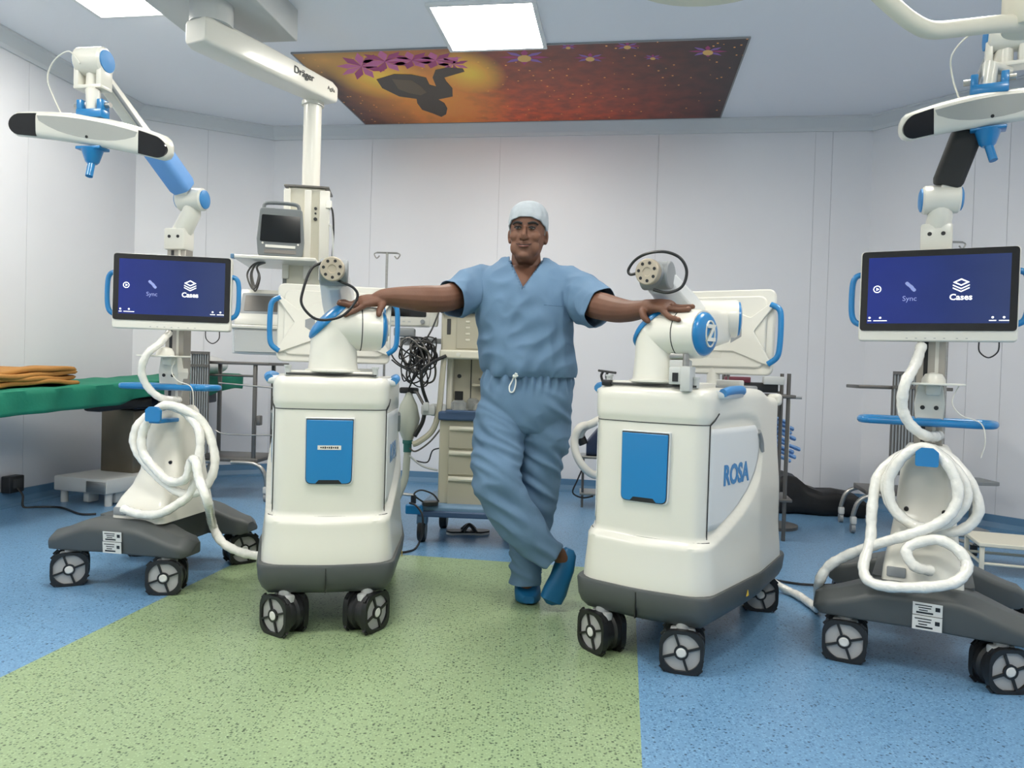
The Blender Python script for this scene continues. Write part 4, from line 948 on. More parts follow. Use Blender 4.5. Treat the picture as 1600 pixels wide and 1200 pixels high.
for x, y in ((-0.24, -0.4), (0.14, -0.4), (-0.24, 0.42), (0.14, 0.42)): MB().cyl((x, y, 0), (x, y, 0.09), 0.024, n=12).build('foot', 'lightgrey', ot)
for x, y in ((-0.05, -0.36), (0.12, -0.3), (0.0, 0.3)): MB().box((x, y, 0.05), (0.05, 0.09, 0.08), bev=0.01).build('wheel_pod', 'lightgrey', ot)
k = MB(); k.box((-0.06, 0.05, 0.40), (0.29, 0.38, 0.46), bev=0.01); k.build('column', 'steelwarm', ot)
k = MB(); k.box((0.086, 0.03, 0.36), (0.004, 0.36, 0.006)); k.build('column_joint', 'seam', ot)
k = MB(); k.box((0.087, 0.0, 0.47), (0.006, 0.13, 0.014)); k.build('column_label', 'white', ot)
TT = Matrix.Translation((0, 0, 0.755)) @ Matrix.Rotation(R(2.8), 4, 'X')
k = MB(); k.box((0, 0.1, -0.055), (0.30, 0.55, 0.11), M=TT, bev=0.02); k.build('tilt_housing', 'navy', ot)
k = MB(); k.box((0.245, 0.25, -0.055), (0.03, 0.52, 0.10), M=TT, bev=0.012); hs = k.build('side_housing', 'navy', ot)
k = MB(); k.box((0.262, 0.22, -0.05), (0.004, 0.06, 0.02), M=TT); k.build('housing_label', 'grey', hs)
k = MB(); k.box((0.16, -0.35, -0.05), (0.14, 0.46, 0.07), M=TT, bev=0.02); k.build('leg_section', 'black', ot)
k = MB(); k.cyl(TT @ V((0.25, -0.06, -0.07)), TT @ V((0.30, -0.06, -0.07)), 0.038, n=18); k.build('crank_wheel', 'steel', ot)
k = MB(); k.tube(spline([TT @ V(p) for p in ((0.29, -0.06, -0.07), (0.31, 0.0, -0.08), (0.30, 0.06, -0.13))], 4), 0.009, 8); k.build('crank_lever', 'steel', ot)
k = MB(); k.box((0, -0.285, 0.02), (0.50, 2.13, 0.03), M=TT); k.build('table_frame', 'steeldark', ot)
k = MB()
for s in (-1, 1): pass
for s in (-1, 1): MB().box((s * 0.262, -0.1, 0.008), (0.012, 1.8, 0.024), M=TT).build('side_rail', 'steel', ot)
k = MB(); k.box((0, -0.285, 0.062), (0.50, 2.15, 0.06), M=TT, bev=0.02); k.build('mattress', 'black', ot)
def cloth(name, material, label, fn, nu, nv, cat, thick=0.006, world=None):
    k = MB(); g = [[k.bm.verts.new(fn(i / nu, j / nv)) for i in range(nu + 1)] for j in range(nv + 1)]
    for j in range(nv):
        for i in range(nu): k.bm.faces.new((g[j][i], g[j][i + 1], g[j + 1][i + 1], g[j + 1][i]))
    if world is not None: bmesh.ops.transform(k.bm, matrix=world, verts=k.bm.verts)
    o = k.build(name, material, None, ang=80)
    s = o.modifiers.new('thick', 'SOLIDIFY'); s.thickness = thick; s.offset = 1
    return tag(o, label, cat)
def drape(u, v):
    x = (u - 0.5) * 0.80; y = -1.37 + 2.17 * v
    wob = 0.006 * math.sin(17 * y + 5 * x) + 0.004 * math.sin(31 * y)
    if abs(x) < 0.265: z = 0.096 + wob * 0.5
    else:
        over = abs(x) - 0.265
        drop = min(over, 0.13 + 0.03 * math.sin(7 * y) + (0.05 if y < -0.55 else 0.0))
        z = 0.092 - drop; x = math.copysign(0.268 + 0.012 * math.sin(23 * y) * min(1, over * 9) + 0.01, x)
    return V((x, y, z))
OW = XF[ot.name] @ TT
cloth('green_drape', 'green', 'green cloth draped over the operating table', drape, 36, 90, 'drape', world=OW)
# folded ochre cloth and pillow lie on the drape
fc = thing('folded_cloth', 'folded ochre brown cloth lying on the green drape', 'cloth', OW @ V((0.02, -0.97, 0.114)), TY)
fc.rotation_euler = (R(2.8), 0, TY)
for i in range(4):
    k = MB(); rings = []
    for j in range(25):
        t_ = 2 * j / 24 - 1; y = 0.27 * t_; z0 = 0.014 + i * 0.025 - 0.006 * abs(t_) ** 3
        e_ = math.sqrt(max(0.03, 1 - max(0, abs(t_) - 0.9) ** 2 / 0.0104)); w_ = (0.37 - 0.02 * (i % 2)) * (0.9 + 0.1 * e_)
        P = []
        for p in rrect(w_, 0.028 * e_, 0.0135 * e_, 5):
            P.append(V((p.x + 0.012 * math.sin(2.5 * t_ + i * 2), y + 0.008 * math.sin(9 * p.x + i), z0 + p.y + 0.006 * math.sin(11 * p.x + 3 * t_ + i * 1.7) + 0.004 * math.sin(6 * t_ + i))))
        rings.append(P)
    k.loft(rings); k.build('cloth_fold', 'ochre', fc, ang=70)
pw = MB(); 
pw.ball((0, 0, 0), (0.23, 0.19, 0.075), u=28, v=18)
po = pw.build('pillow', 'pillow', None)
for v in po.data.vertices:
    v.co.x = math.copysign(abs(v.co.x / 0.23) ** 0.6, v.co.x) * 0.23; v.co.y = math.copysign(abs(v.co.y / 0.19) ** 0.6, v.co.y) * 0.19
    v.co.z = v.co.z * (1 + 0.08 * math.sin(20 * v.co.x) * math.cos(17 * v.co.y))
po.data.transform(OW @ Matrix.Translation((0.0, 0.58, 0.172)))
tag(po, 'white pillow at the far end of the green drape', 'pillow')

# power box on the left wall and its lead
wp = atz(8, 772, 0.08); pu = RM.inverted() @ wp
so = thing('power_box', 'black power box low on the wall with a lead beside the operating table', 'power socket', P3((UL + 0.05, pu.y), 0.10), YAW)
k = MB(); k.box((0, 0, 0.05), (0.07, 0.12, 0.11), bev=0.008); k.build('box', 'black', so)
k = MB(); k.box((0.036, 0, 0.055), (0.004, 0.07, 0.06), bev=0.001); k.build('socket_face', 'seam', so)
k = MB(); k.tube(spline([XF[so.name] @ V((0.03, 0, 0.03)), XF[so.name] @ V((0.075, 0, -0.02)), XF[so.name] @ V((0.10, -0.02, -0.092)), atz(60, 792, 0.008), atz(95, 793, 0.008), atz(125, 803, 0.008), atz(150, 803, 0.008)], 6), 0.007, 8); k.build('power_lead', 'black', so, world=True)

# ------------------------------------------------------------------ anaesthesia machine
AMX = at(735, 800, 4.35); AM = thing('anaesthesia_machine', 'beige anaesthesia machine with three drawers on a blue-grey wheeled base', 'anaesthesia machine', (-0.21, 4.50, 0), R(-3))
def abox(n, m_, c, s, bev=0.004, par=None): return MB().box(c, s).build(n, m_, par or AM, bevel=bev)
MT['bluegrey'] = mat('blue_grey_base', '6b8aa6', 0.45)
MT['bluetrim'] = mat('dark_blue_trim', '3a5273', 0.45)
MT['clear'] = mat('clear_plastic', 'd8dcdc', 0.15, trans=0.7)
MT['bag'] = mat('breathing_bag_rubber', 'b9bdb0', 0.5)
MT['tealp'] = mat('teal_connector', '2e6f68', 0.5)
abox('base', 'bluegrey', (0.02, -0.04, 0.195), (0.60, 0.52, 0.06), 0.015)
abox('base_bumper', 'bluetrim', (0.02, -0.30, 0.178), (0.60, 0.025, 0.035), 0.008)
for x, y in ((-0.27, -0.20), (0.26, -0.26), (-0.2, 0.18), (0.2, 0.18)):
    k = MB(); k.cyl((x - 0.022, y, 0.062), (x + 0.022, y, 0.062), 0.062, n=24); wh = k.build('wheel', 'black', AM, bevel=0.008)
    k = MB(); k.cyl((x - 0.0235, y, 0.062), (x + 0.0235, y, 0.062), 0.04, n=20); k.build('wheel_disc', 'grey', wh)
    k = MB(); k.box((x, y, 0.135), (0.06, 0.07, 0.08), bev=0.012); k.build('wheel_cover', 'bluegrey', AM)
abox('pedal_bracket', 'blue', (-0.30, -0.29, 0.20), (0.10, 0.05, 0.055), 0.008)
abox('cabinet', 'beige', (0.05, 0.0, 0.46), (0.47, 0.42, 0.48), 0.008)
for i, z in enumerate((0.605, 0.46, 0.30)):
    h_ = (0.13, 0.14, 0.165)[i]
    d_ = abox('drawer', 'beige2', (0.07, -0.213, z - 0.005), (0.40, 0.016, h_ - 0.01), 0.004)
    k = MB(); k.loft([[V((x, -0.214 - yy * (1 - 0.4 * abs((x - 0.07) / 0.2) ** 2), z + h_ / 2 - 0.012 + zz)) for yy, zz in ((0, -0.012), (0.022, -0.014), (0.026, -0.004), (0.02, 0.008), (0, 0.010))] for x in [-0.125 + 0.39 * q / 10 for q in range(11)]]); k.build('drawer_grip', 'cream', d_)
abox('work_top', 'bluetrim', (0.05, -0.02, 0.725), (0.48, 0.46, 0.05), 0.01)
abox('work_top_edge', 'bluetrim', (0.07, -0.24, 0.745), (0.44, 0.02, 0.028), 0.006)
abox('back_panel', 'beige', (0.05, 0.10, 0.92), (0.45, 0.20, 0.36), 0.006)
abox('side_post', 'cream', (-0.155, 0.0, 0.93), (0.035, 0.14, 0.36), 0.008)
abox('panel_groove', 'seam', (-0.035, -0.0005, 0.92), (0.006, 0.006, 0.34), 0)
abox('panel_shelf', 'beige2', (0.09, -0.03, 0.90), (0.22, 0.08, 0.015), 0.003)
abox('panel_window', 'black', (-0.105, -0.002, 0.82), (0.05, 0.008, 0.08), 0.002)
MB().cyl((-0.105, -0.002, 0.95), (-0.105, -0.012, 0.95), 0.012, n=14).build('panel_knob', 'seam', AM)
for i in range(3): MB().cyl((0.02 + i * 0.05, -0.004, 0.935), (0.02 + i * 0.05, -0.02, 0.935), 0.008, n=10).build('panel_valve', 'steeldark', AM)
abox('upper_housing', 'beige', (0.05, 0.02, 1.205), (0.50, 0.34, 0.23), 0.012)
abox('upper_ledge', 'cream', (0.05, 0.0, 1.075), (0.50, 0.40, 0.05), 0.01)
MB().cyl((-0.09, -0.20, 1.075), (-0.09, -0.207, 1.075), 0.012, n=16).build('ledge_knob', 'white', AM)
abox('key_panel', 'beige2', (-0.045, -0.152, 1.205), (0.13, 0.008, 0.19), 0.002)
for i in range(4): abox('key', 'cream', (-0.045, -0.157, 1.265 - i * 0.035), (0.025, 0.006, 0.012), 0.002)
abox('slot', 'seam', (-0.155, -0.151, 1.235), (0.022, 0.006, 0.09), 0.002)
abox('display_frame', 'beige2', (0.13, -0.152, 1.21), (0.20, 0.010, 0.18), 0.004)
abox('display', 'blackgloss', (0.13, -0.158, 1.215), (0.17, 0.006, 0.14), 0.002)
tp = abox('top_bar', 'bluetrim', (0.05, 0.0, 1.335), (0.52, 0.38, 0.045), 0.008)
text('Dräger', 0.034, frame_mat((-0.09, -0.1905, 1.335), (0, -1, 0), (1, 0, 0)), 'lightgrey', AM, 'maker_lettering', bold=0.0008)
abox('top_label', 'white2', (0.10, -0.191, 1.335), (0.12, 0.003, 0.02), 0)
# things standing on the machine
bx_ = abox('black_tray', 'black', (-0.08, -0.02, 1.372), (0.22, 0.2, 0.026), 0.005)
sc = thing('sample_cup', 'clear jar with a yellow lid on the anaesthesia machine work top', 'jar', XF[AM.name] @ V((0.15, -0.14, 0.75)), 0)
MB().lathe([(0.040, 0), (0.042, 0.01), (0.042, 0.13), (0.036, 0.14)], None, 20).build('jar', 'clear', sc)
MB().lathe([(0.043, 0.138), (0.043, 0.165), (0.038, 0.17)], None, 20).build('lid', mat_once('yellow_lid', 'd3c227', rough=0.4), sc)
for x, y, r_, h_ in ((-0.085, -0.15, 0.045, 0.05), (0.045, -0.14, 0.05, 0.045), (-0.015, -0.05, 0.035, 0.06)):
    o = MB().lathe([(r_ * 0.8, 0), (r_, 0.008), (r_, h_), (r_ * 0.6, h_ + 0.012)], Matrix.Translation(XF[AM.name] @ V((x, y, 0.7505))), 18).build('plastic_mask', 'clear'); tag(o, 'clear plastic breathing piece on the anaesthesia machine work top', 'breathing mask', 'clear pieces on the work top')
# patient monitor on a swing arm at the side
pm = thing('patient_monitor', 'white patient monitor with a black screen on a grey bracket beside the anaesthesia machine', 'monitor', at(632, 515, 4.42), R(4))
k = MB(); k.prism(rrect(0.30, 0.19, 0.02, 4), -0.10, 0.02, Matrix.Translation((0.0, 0, 0.115)) @ Matrix.Rotation(R(90), 4, 'X')); k.loft([[V((x, y_, z_)) for y_, z_ in ((-0.02, 0.02), (-0.02, 0.20), (0.16, 0.17), (0.16, 0.06))] for x in (0.14, 0.195)]); k.build('housing', 'white', pm, bevel=0.008)
MB().prism(rrect(0.26, 0.125, 0.006, 3), 0.019, 0.023, Matrix.Translation((-0.005, 0, 0.138)) @ Matrix.Rotation(R(90), 4, 'X')).build('screen', 'blackgloss', pm)
MB().cyl((0.105, -0.02, 0.048), (0.105, -0.034, 0.048), 0.013, n=14).build('knob', 'grey', pm)
for i in range(5): MB().box((-0.10 + i * 0.032, -0.021, 0.046), (0.016, 0.004, 0.007)).build('key', 'lightgrey', pm)
k = MB(); k.box((0.0, 0.03, -0.015), (0.12, 0.12, 0.05), bev=0.008); k.box((0.105, 0.05, -0.06), (0.265, 0.05, 0.03), bev=0.006); k.cyl((0.02, 0.04, -0.09), (0.02, 0.04, 0.0), 0.025, n=14); k.build('bracket', 'grey', pm)
# tangle of leads under the monitor
cbn = thing('cable_tangle', 'tangle of black monitor leads hanging beside the anaesthesia machine', 'cables', at(663, 524, 4.38), 0)
rnd = random.Random(5)
for i in range(16):
    cx, cy = rnd.uniform(642, 672), rnd.uniform(545, 578); rx, ry = rnd.uniform(8, 22), rnd.uniform(14, 30); a0 = rnd.uniform(0, 6.28); tl_ = rnd.uniform(-0.5, 0.5)
    hx_ = 660 + rnd.uniform(-14, 14); pts = [at(hx_, 535, 4.455), at(hx_, 538, 4.40)]
    for q in range(9):
        a = a0 + q * 0.85; ex, ey = rx * math.cos(a), ry * math.sin(a)
        pts.append(at(min(cx + ex + ey * tl_ * 0.5, 681), max(cy + ey + ex * tl_ * 0.4, 528), 4.35 + 0.04 * math.sin(a + i)))
    MB().tube(spline(pts, 5), 0.0042 if i % 3 else 0.006, 6).build('cable', 'black' if i % 4 else 'steeldark', cbn, world=True)
for pts, r_ in ((((660, 560, 4.3), (640, 575, 4.27), (615, 560, 4.25), (606, 530, 4.25)), 0.0045), (((655, 560, 4.3), (635, 550, 4.27), (620, 538, 4.25)), 0.0045), (((650, 575, 4.3), (648, 582, 4.27), (625, 572, 4.25), (612, 562, 4.25)), 0.0045), (((648, 580, 4.31), (642, 600, 4.31), (636, 612, 4.358)), 0.005),
                (((697, 556, 4.305), (678, 565, 4.275), (660, 580, 4.265), (660, 605, 4.275), (668, 630, 4.305)), 0.010), (((687, 484, 4.40), (676, 512, 4.33), (665, 532, 4.32)), 0.005)):
    MB().tube(spline([at(*p) for p in pts], 6), r_, 7).build('cable', 'black', cbn, world=True)
# breathing bag and its tubes
bg = thing('breathing_bag', 'pale green-white breathing bag hanging beside the anaesthesia machine', 'breathing bag', at(638, 700, 4.38), 0)
c_ = at(637, 690, 4.38); zt = at(637, 618, 4.38).z; zl = c_.z
k = MB(); k.lathe([(0.018, zl - 0.02), (0.024, zl), (0.055, zl + (zt - zl) * 0.25), (0.068, zl + (zt - zl) * 0.5), (0.05, zl + (zt - zl) * 0.8), (0.022, zt), (0.02, zt + 0.02)], Matrix.Translation((c_.x, c_.y, 0)), 24); k.build('bag', 'bag', bg, world=True)
MB().lathe([(0.024, zl - 0.06), (0.024, zl - 0.015), (0.03, zl - 0.01), (0.03, zl + 0.01)], Matrix.Translation((c_.x, c_.y, 0)), 16).build('connector', 'tealp', bg, world=True)
k = MB(); k.box((c_.x - 0.0, c_.y, zt + 0.03), (0.11, 0.04, 0.035), bev=0.01); k.build('bag_mount', 'black', bg, world=True)
MB().tube([(c_.x, c_.y, zt + 0.035), (c_.x + 0.05, c_.y - 0.02, zt + 0.02), at(660, 640, 4.34) + V((0.01, -0.01, 0.025))], 0.009, 10).build('mount_arm', 'steeldark', bg, world=True)
MB().tube(spline([at(637, 703, 4.38), at(635, 725, 4.37), at(632, 750, 4.36), at(620, 780, 4.34), at(612, 800, 4.33)], 6), 0.021, 10).build('bag_hose', 'bag', bg, world=True)
for nm_, pts, r_, mm in (('breathing_hose', [(694, 560), (690, 600), (686, 640), (676, 672), (655, 690), (645, 694)], 0.017, 'beige'), ('valve_lead', [(664, 640), (660, 660), (648, 682)], 0.012, 'black'), ('thin_lead', [(690, 668), (672, 690), (650, 705), (640, 700)], 0.005, 'steeldark'), ('thin_lead', [(640, 712), (660, 728), (684, 735)], 0.006, 'lightgrey'), ('thin_lead', [(690, 700), (676, 704), (668, 722), (650, 720)], 0.004, 'black')):
    MB().tube(spline([at(x, y, 4.33) for x, y in pts], 6), r_, 8).build(nm_, mm, AM, world=True)
k = MB(); a_ = at(660, 640, 4.34); a_ = a_ + V((0.035, -0.01, 0)); k.box(a_, (0.08, 0.05, 0.06), bev=0.012); k.box(a_ + V((-0.01, -0.03, 0.02)), (0.03, 0.04, 0.05), bev=0.006); k.box(a_ + V((0.055, 0.03, 0)), (0.09, 0.05, 0.07), bev=0.01); k.build('valve_block', 'lightgrey', AM, world=True)
fp = thing('foot_switch', 'black foot switch with a curled lead on the anaesthesia machine base', 'foot switch', atz(672, 790, 0.226), R(20))
MB().prism(rrect(0.09, 0.05, 0.02, 4), 0, 0.025).build('pedal', 'black', fp, bevel=0.004)
MB().tube(spline([V(p) for p in ((-0.03, 0, 0.015), (-0.09, 0.01, 0.06), (-0.05, 0.02, 0.085), (0.02, 0.02, 0.06), (0.05, 0, 0.02))], 6), 0.005, 7).build('lead', 'black', fp)
ld = MB().tube(spline([at(640, 786, 4.19), at(650, 790, 4.165), at(660, 806, 4.15), at(659, 836, 4.14), atz(650, 856, 0.008), atz(636, 862, 0.008), atz(618, 864, 0.008)], 6), 0.006, 7).build('floor_lead', 'black'); tag(ld, 'black lead running down to the floor beside the beige machine wheel', 'cable')
# flip-flop under the machine
ff = thing('sandal', 'black sandal with pale sole edge on the floor under the beige machine', 'sandal', atz(730, 834, 0.0), R(8))
so_ = [(-0.135, 0.0), (-0.10, -0.045), (0.0, -0.036), (0.08, -0.05), (0.135, -0.02), (0.135, 0.02), (0.08, 0.045), (0.0, 0.034), (-0.10, 0.04)]
MB().prism(rpoly(so_, 0.03, 4), 0.0, 0.012).build('outsole', 'lightgrey', ff); MB().prism(rpoly(so_, 0.03, 4), 0.012, 0.022).build('insole', 'black', ff)
for a_, b_ in (((-0.03, -0.042, 0.02), (0.05, 0.042, 0.02)), ((-0.03, 0.04, 0.02), (0.05, -0.046, 0.02))): MB().tube(spline([a_, ((a_[0] + b_[0]) / 2, 0, 0.055), b_], 6), 0.011, 8).build('strap', 'black', ff)

# ------------------------------------------------------------------ drip stands
def drip_stand(label, x, y, ztop, hooks, rz=0.0):
    t = thing('drip_stand', label, 'drip stand', (x, y, 0), rz, 'steel drip stands')
    MB().cyl((0, 0, 0.06), (0, 0, ztop), 0.009, n=12).build('pole', 'steel', t)
    MB().tube([(-hooks, 0, ztop), (hooks, 0, ztop)], 0.0065, 8).build('crossbar', 'steel', t)
    for s in (-1, 1): MB().tube(spline([(s * hooks, 0, ztop), (s * (hooks + 0.018), 0, ztop - 0.012), (s * hooks, 0, ztop - 0.04), (s * (hooks - 0.02), 0, ztop - 0.022)], 5), 0.005, 7).build('hook', 'steel', t)
    for i in range(5):
        a = i * 2 * math.pi / 5
        MB().tube([(0, 0, 0.075), (0.24 * math.cos(a), 0.24 * math.sin(a), 0.06)], 0.011, 8).build('foot', 'steel', t)
        MB().cyl((0.24 * math.cos(a), 0.24 * math.sin(a), 0.0), (0.24 * math.cos(a), 0.24 * math.sin(a), 0.06), 0.02, n=10).build('foot_caster', 'black', t)
p_ = at(605, 395, 5.5); drip_stand('slim steel drip stand with two hooks behind the robot cart with the door label', p_.x, p_.y, p_.z, 0.075)
p_ = at(1486, 378, 4.60); drip_stand('slim steel drip stand with two hooks behind the cart with the black arm cover', p_.x, p_.y, p_.z, 0.07)

# ------------------------------------------------------------------ steel trolleys
def steel_trolley(label, loc, rz, w_, d_, h_, panel, lower, post_x):
    t = thing('instrument_trolley', label, 'trolley', (loc[0], loc[1], 0), rz, 'steel instrument trolleys')
    MB().box((0, 0, h_), (w_, d_, 0.022), bev=0.004).build('top_shelf', 'steeldark', t)
    if len(post_x) > 1: MB().tube([(-w_ / 2 + 0.02, -d_ / 2 + 0.03, h_ - 0.09), (w_ / 2 - 0.1, -d_ / 2 + 0.03, h_ - 0.09)], 0.008, 8).build('rail', 'steeldark', t)
    for x in post_x:
        for y in (-d_ / 2 + 0.03, d_ / 2 - 0.03): MB().box((x, y, (h_ + lower) / 2), (0.026, 0.026, h_ - lower), bev=0.004).build('post', 'steeldark', t)
    MB().box((0, 0, lower), (w_ - 0.14, d_ - 0.02, 0.03), bev=0.004).build('lower_shelf', 'steeldark', t)
    for s in (-1, 1):
        for y in (-d_ / 2, d_ / 2):
            MB().tube(spline([(s * 0.05, y, lower - 0.015), (s * (w_ / 2 - 0.10), y, lower - 0.02), (s * (w_ / 2 - 0.03), y, lower - 0.06), (s * (w_ / 2), y, lower - 0.14), (s * (w_ / 2), y, 0.09)], 5), 0.015, 10).build('bent_leg', 'steel', t)
            x = s * w_ / 2
            MB().box((x, y, 0.085), (0.035, 0.05, 0.05), bev=0.008).build('caster_fork', 'lightgrey', t)
            MB().cyl((x - 0.012, y + 0.01, 0.034), (x + 0.012, y + 0.01, 0.034), 0.034, n=18).build('caster_wheel', 'grey', t)
    # ribbed side panel
    if panel:
        px0, px1, z0, z1, py = panel
        pn = MB().box(((px0 + px1) / 2, py + 0.006, (z0 + z1) / 2), (px1 - px0, 0.008, z1 - z0)).build('ribbed_panel', 'steeldark', t)
        n_ = 8
        for i in range(n_):
            x = px0 + (px1 - px0) * (i + 0.5) / n_
            MB().box((x, py, (z0 + z1) / 2), ((px1 - px0) / n_ * 0.45, 0.012, z1 - z0)).build('rib', 'grey', pn)
        for z in (z1 - 0.01, z1 - 0.10): MB().box(((px0 + px1) / 2, py - 0.004, z), (px1 - px0, 0.016, 0.02)).build('panel_band', 'steeldark', pn)
    return t
tl = steel_trolley('steel trolley with a ribbed side panel beside the pillow end of the operating table', (-2.03, 5.60), R(-4), 0.62, 0.40, 0.985, (-0.235, -0.10, 0.34, 1.06, -0.26), 0.29, (-0.22, 0.20))
MB().tube([(-0.05, -0.21, 0.84), (0.62, -0.16, 0.80)], 0.006, 8).build('side_rail', 'steel', tl)
MB().tube(spline([(-0.06, -0.22, 0.50), (0.05, -0.22, 0.475), (0.5, -0.22, 0.485)], 5), 0.005, 8).build('rail', 'steel', tl)
MB().box((0.245, -0.19, 0.58), (0.03, 0.05, 0.07), bev=0.006).build('clamp_knob', 'steeldark', tl)
tr_ = steel_trolley('steel trolley with a ribbed side panel in front of the black bag', (2.56, 5.02), R(-12), 0.56, 0.36, 0.955, (-0.09, 0.06, 0.40, 1.06, -0.24), 0.27, (0.02,))
# small tray behind the right cart
st = MB(); st.prism(rrect(0.12, 0.2, 0.02, 3), 0.0, 0.02); o = None
tm = thing('side_table', 'small grey tray on a slim post beside the step stool', 'side table', at(1522, 860, 5.0) * V((1, 1, 0)), 0)
zt = at(1522, 752, 5.0).z
MB().prism(rrect(0.17, 0.24, 0.03, 4), zt - 0.012, zt + 0.012).build('tray', 'grey', tm, bevel=0.004); MB().cyl((0, 0.05, 0.03), (0, 0.05, zt), 0.014, n=12).build('post', 'steel', tm); MB().lathe([(0.11, 0), (0.11, 0.02), (0.03, 0.04)], Matrix.Translation((0, 0.05, 0)), 20).build('foot', 'grey', tm)

# ------------------------------------------------------------------ step stool
ss = thing('step_stool', 'low cream metal step stool beside the cart with the black arm cover', 'stool', atz(1562, 905, 0.0) + V((0.19, 0.16, 0)), R(-18))
MB().prism(rrect(0.44, 0.34, 0.012, 3), 0.150, 0.172).build('step', 'cream', ss, bevel=0.004)
for x, y in ((-0.2, -0.15), (0.2, -0.15), (-0.2, 0.15), (0.2, 0.15)): MB().box((x, y, 0.075), (0.022, 0.022, 0.15), bev=0.004).build('leg', 'cream', ss)
for y in (-0.15, 0.15): MB().cyl((-0.19, y, 0.06), (0.19, y, 0.06), 0.008, n=10).build('stretcher', 'cream', ss)
for x in (-0.2, 0.2): MB().cyl((x, -0.14, 0.06), (x, 0.14, 0.06), 0.008, n=10).build('stretcher', 'cream', ss)

# ------------------------------------------------------------------ black bag by the wall
MT['blackcloth'] = mat('black_nylon', '0d0d0f', 0.55, bump=0.4, bscale=14)
k = MB(); B0 = atz(1284, 806, 0.0) + V((0.0, 0.12, 0))
rings = []
outline = [(-0.30, 0.25), (-0.24, 0.29), (-0.16, 0.27), (-0.08, 0.20), (0.02, 0.17), (0.12, 0.185), (0.24, 0.165), (0.31, 0.12)]
for i, (x, h_) in enumerate(outline):
    dd = 0.15 + 0.02 * math.sin(i * 2)
    rings.append([V((x + 0.008 * math.sin(j * 3 + i), p.x, max(0.0, h_ / 2 + p.y + 0.006 * math.sin(j * 2.3 + i)))) for j, p in enumerate(rrect(dd * 1.9, h_, min(0.06, h_ * 0.35), 4))])
k.loft(rings); bmesh.ops.transform(k.bm, matrix=Matrix.Translation(B0) @ Matrix.Rotation(R(-10), 4, 'Z'), verts=k.bm.verts)
bgk = k.build('black_bag', 'blackcloth', None, ang=50); tag(bgk, 'slumped black nylon bag on the floor against the wall', 'bag')

# ------------------------------------------------------------------ behind the right robot: shelf stand, caps, warming unit
ex = thing('equipment_stand', 'grey equipment stand with dark boxes behind the robot cart with the rail clamp', 'equipment stand', at(1178, 800, 4.75) * V((1, 1, 0)), R(-10))
ez = at(1170, 612, 4.75).z
for x in (-0.20, 0.16):
    for y in (-0.12, 0.12): MB().cyl((x, y, 0.0), (x, y, ez + 0.12), 0.012, n=10).build('post', 'steeldark', ex)
for z in (0.25, ez - 0.02): MB().box((-0.02, 0, z), (0.44, 0.30, 0.02), bev=0.004).build('shelf', 'steeldark', ex)
MB().box((-0.05, 0, ez + 0.03), (0.30, 0.24, 0.06), bev=0.006).build('dark_box', 'black', ex); MB().box((0.07, -0.11, ez + 0.075), (0.12, 0.08, 0.05), bev=0.005).build('light_box', 'lightgrey', ex); MB().box((-0.14, -0.08, ez + 0.075), (0.15, 0.10, 0.035), bev=0.005).build('red_box', mat_once('dark_red_plastic', '6d2f3d'), ex)
MT['capblue'] = mat('pale_blue_tissue', '7fa9dd', 0.7, var=0.18, vscale=30, bump=0.5, bscale=40)
hr = thing('hook_rail', 'slim post with a short hook rail and white strap holding blue tissue caps', 'hook rail', at(1212, 800, 5.0) * V((1, 1, 0)), R(-8))
hz0 = at(1225, 621, 5.0).z
MB().cyl((0, 0.03, 0), (0, 0.03, hz0 + 0.04), 0.012, n=10).build('post', 'steeldark', hr); MB().cyl((0, 0.03, hz0), (0.14, 0.0, hz0), 0.008, n=10).build('arm', 'grey', hr); MB().lathe([(0.15, 0), (0.15, 0.02), (0.02, 0.04)], Matrix.Translation((0, 0.03, 0)), 20).build('foot', 'steeldark', hr)
MB().box((0.045, -0.075, hz0 - 0.22), (0.016, 0.004, 0.40)).build('strap', 'white', hr)
rnd = random.Random(3)
for i in range(9):
    px = 1214 + (0, 9, 4, 13, 2, 16, 7, 11, 3)[i]
    c_ = at(px, 653 + i * 7.2 + 0.29 * (px - 1214), 4.962)
    k = MB(); n_ = 9
    rx = rnd.uniform(0.065, 0.085); tilt_ = rnd.uniform(0.26, 0.30)
    pts_ = []
    k.loft([[c_ + Matrix.Rotation(tilt_, 3, 'Y') @ V((-rx + 2 * rx * j / n_, 0.032 * math.cos(a) * (1 + 0.2 * math.sin(4 * j + i)), 0.0125 * math.sin(a) * (1 + 0.2 * math.sin(3 * a + j)) - 0.012 * (j / n_) ** 2)) * 1.0 for a in [2 * math.pi * q_ / 10 for q_ in range(10)]] for j in range(n_ + 1)])
    o = k.build('tissue_cap', 'capblue', None, ang=70); tag(o, 'pale blue tissue cap in the bundle hanging from the hook rail', 'surgical cap', 'blue tissue caps on the hook rail')
wu = thing('warming_unit', 'navy warming unit on a steel stand with a looped white hose', 'warming unit', atz(930, 790, 0.0), R(-5))
WI = XF[wu.name].inverted()
MB().box((0.03, 0, 0.10), (0.30, 0.22, 0.02), bev=0.004).build('stand_shelf', 'steel', wu)
for x in (-0.10, 0.16):
    for y in (-0.09, 0.09): MB().cyl((x, y, 0.0), (x, y, 0.36), 0.009, n=10).build('stand_post', 'steeldark', wu)
MB().box((0.03, 0, 0.37), (0.30, 0.22, 0.02), bev=0.004).build('stand_top', 'steel', wu)
k = MB(); k.loft([[V((x, p.x, 0.38 + hh_ / 2 + p.y)) for p in rrect(0.2, hh_, 0.04, 4)] for x, hh_ in ((-0.08, 0.10), (0.0, 0.20), (0.14, 0.26), (0.17, 0.20))]); k.build('blower', mat_once('navy_shell', '22304f', rough=0.45), wu)
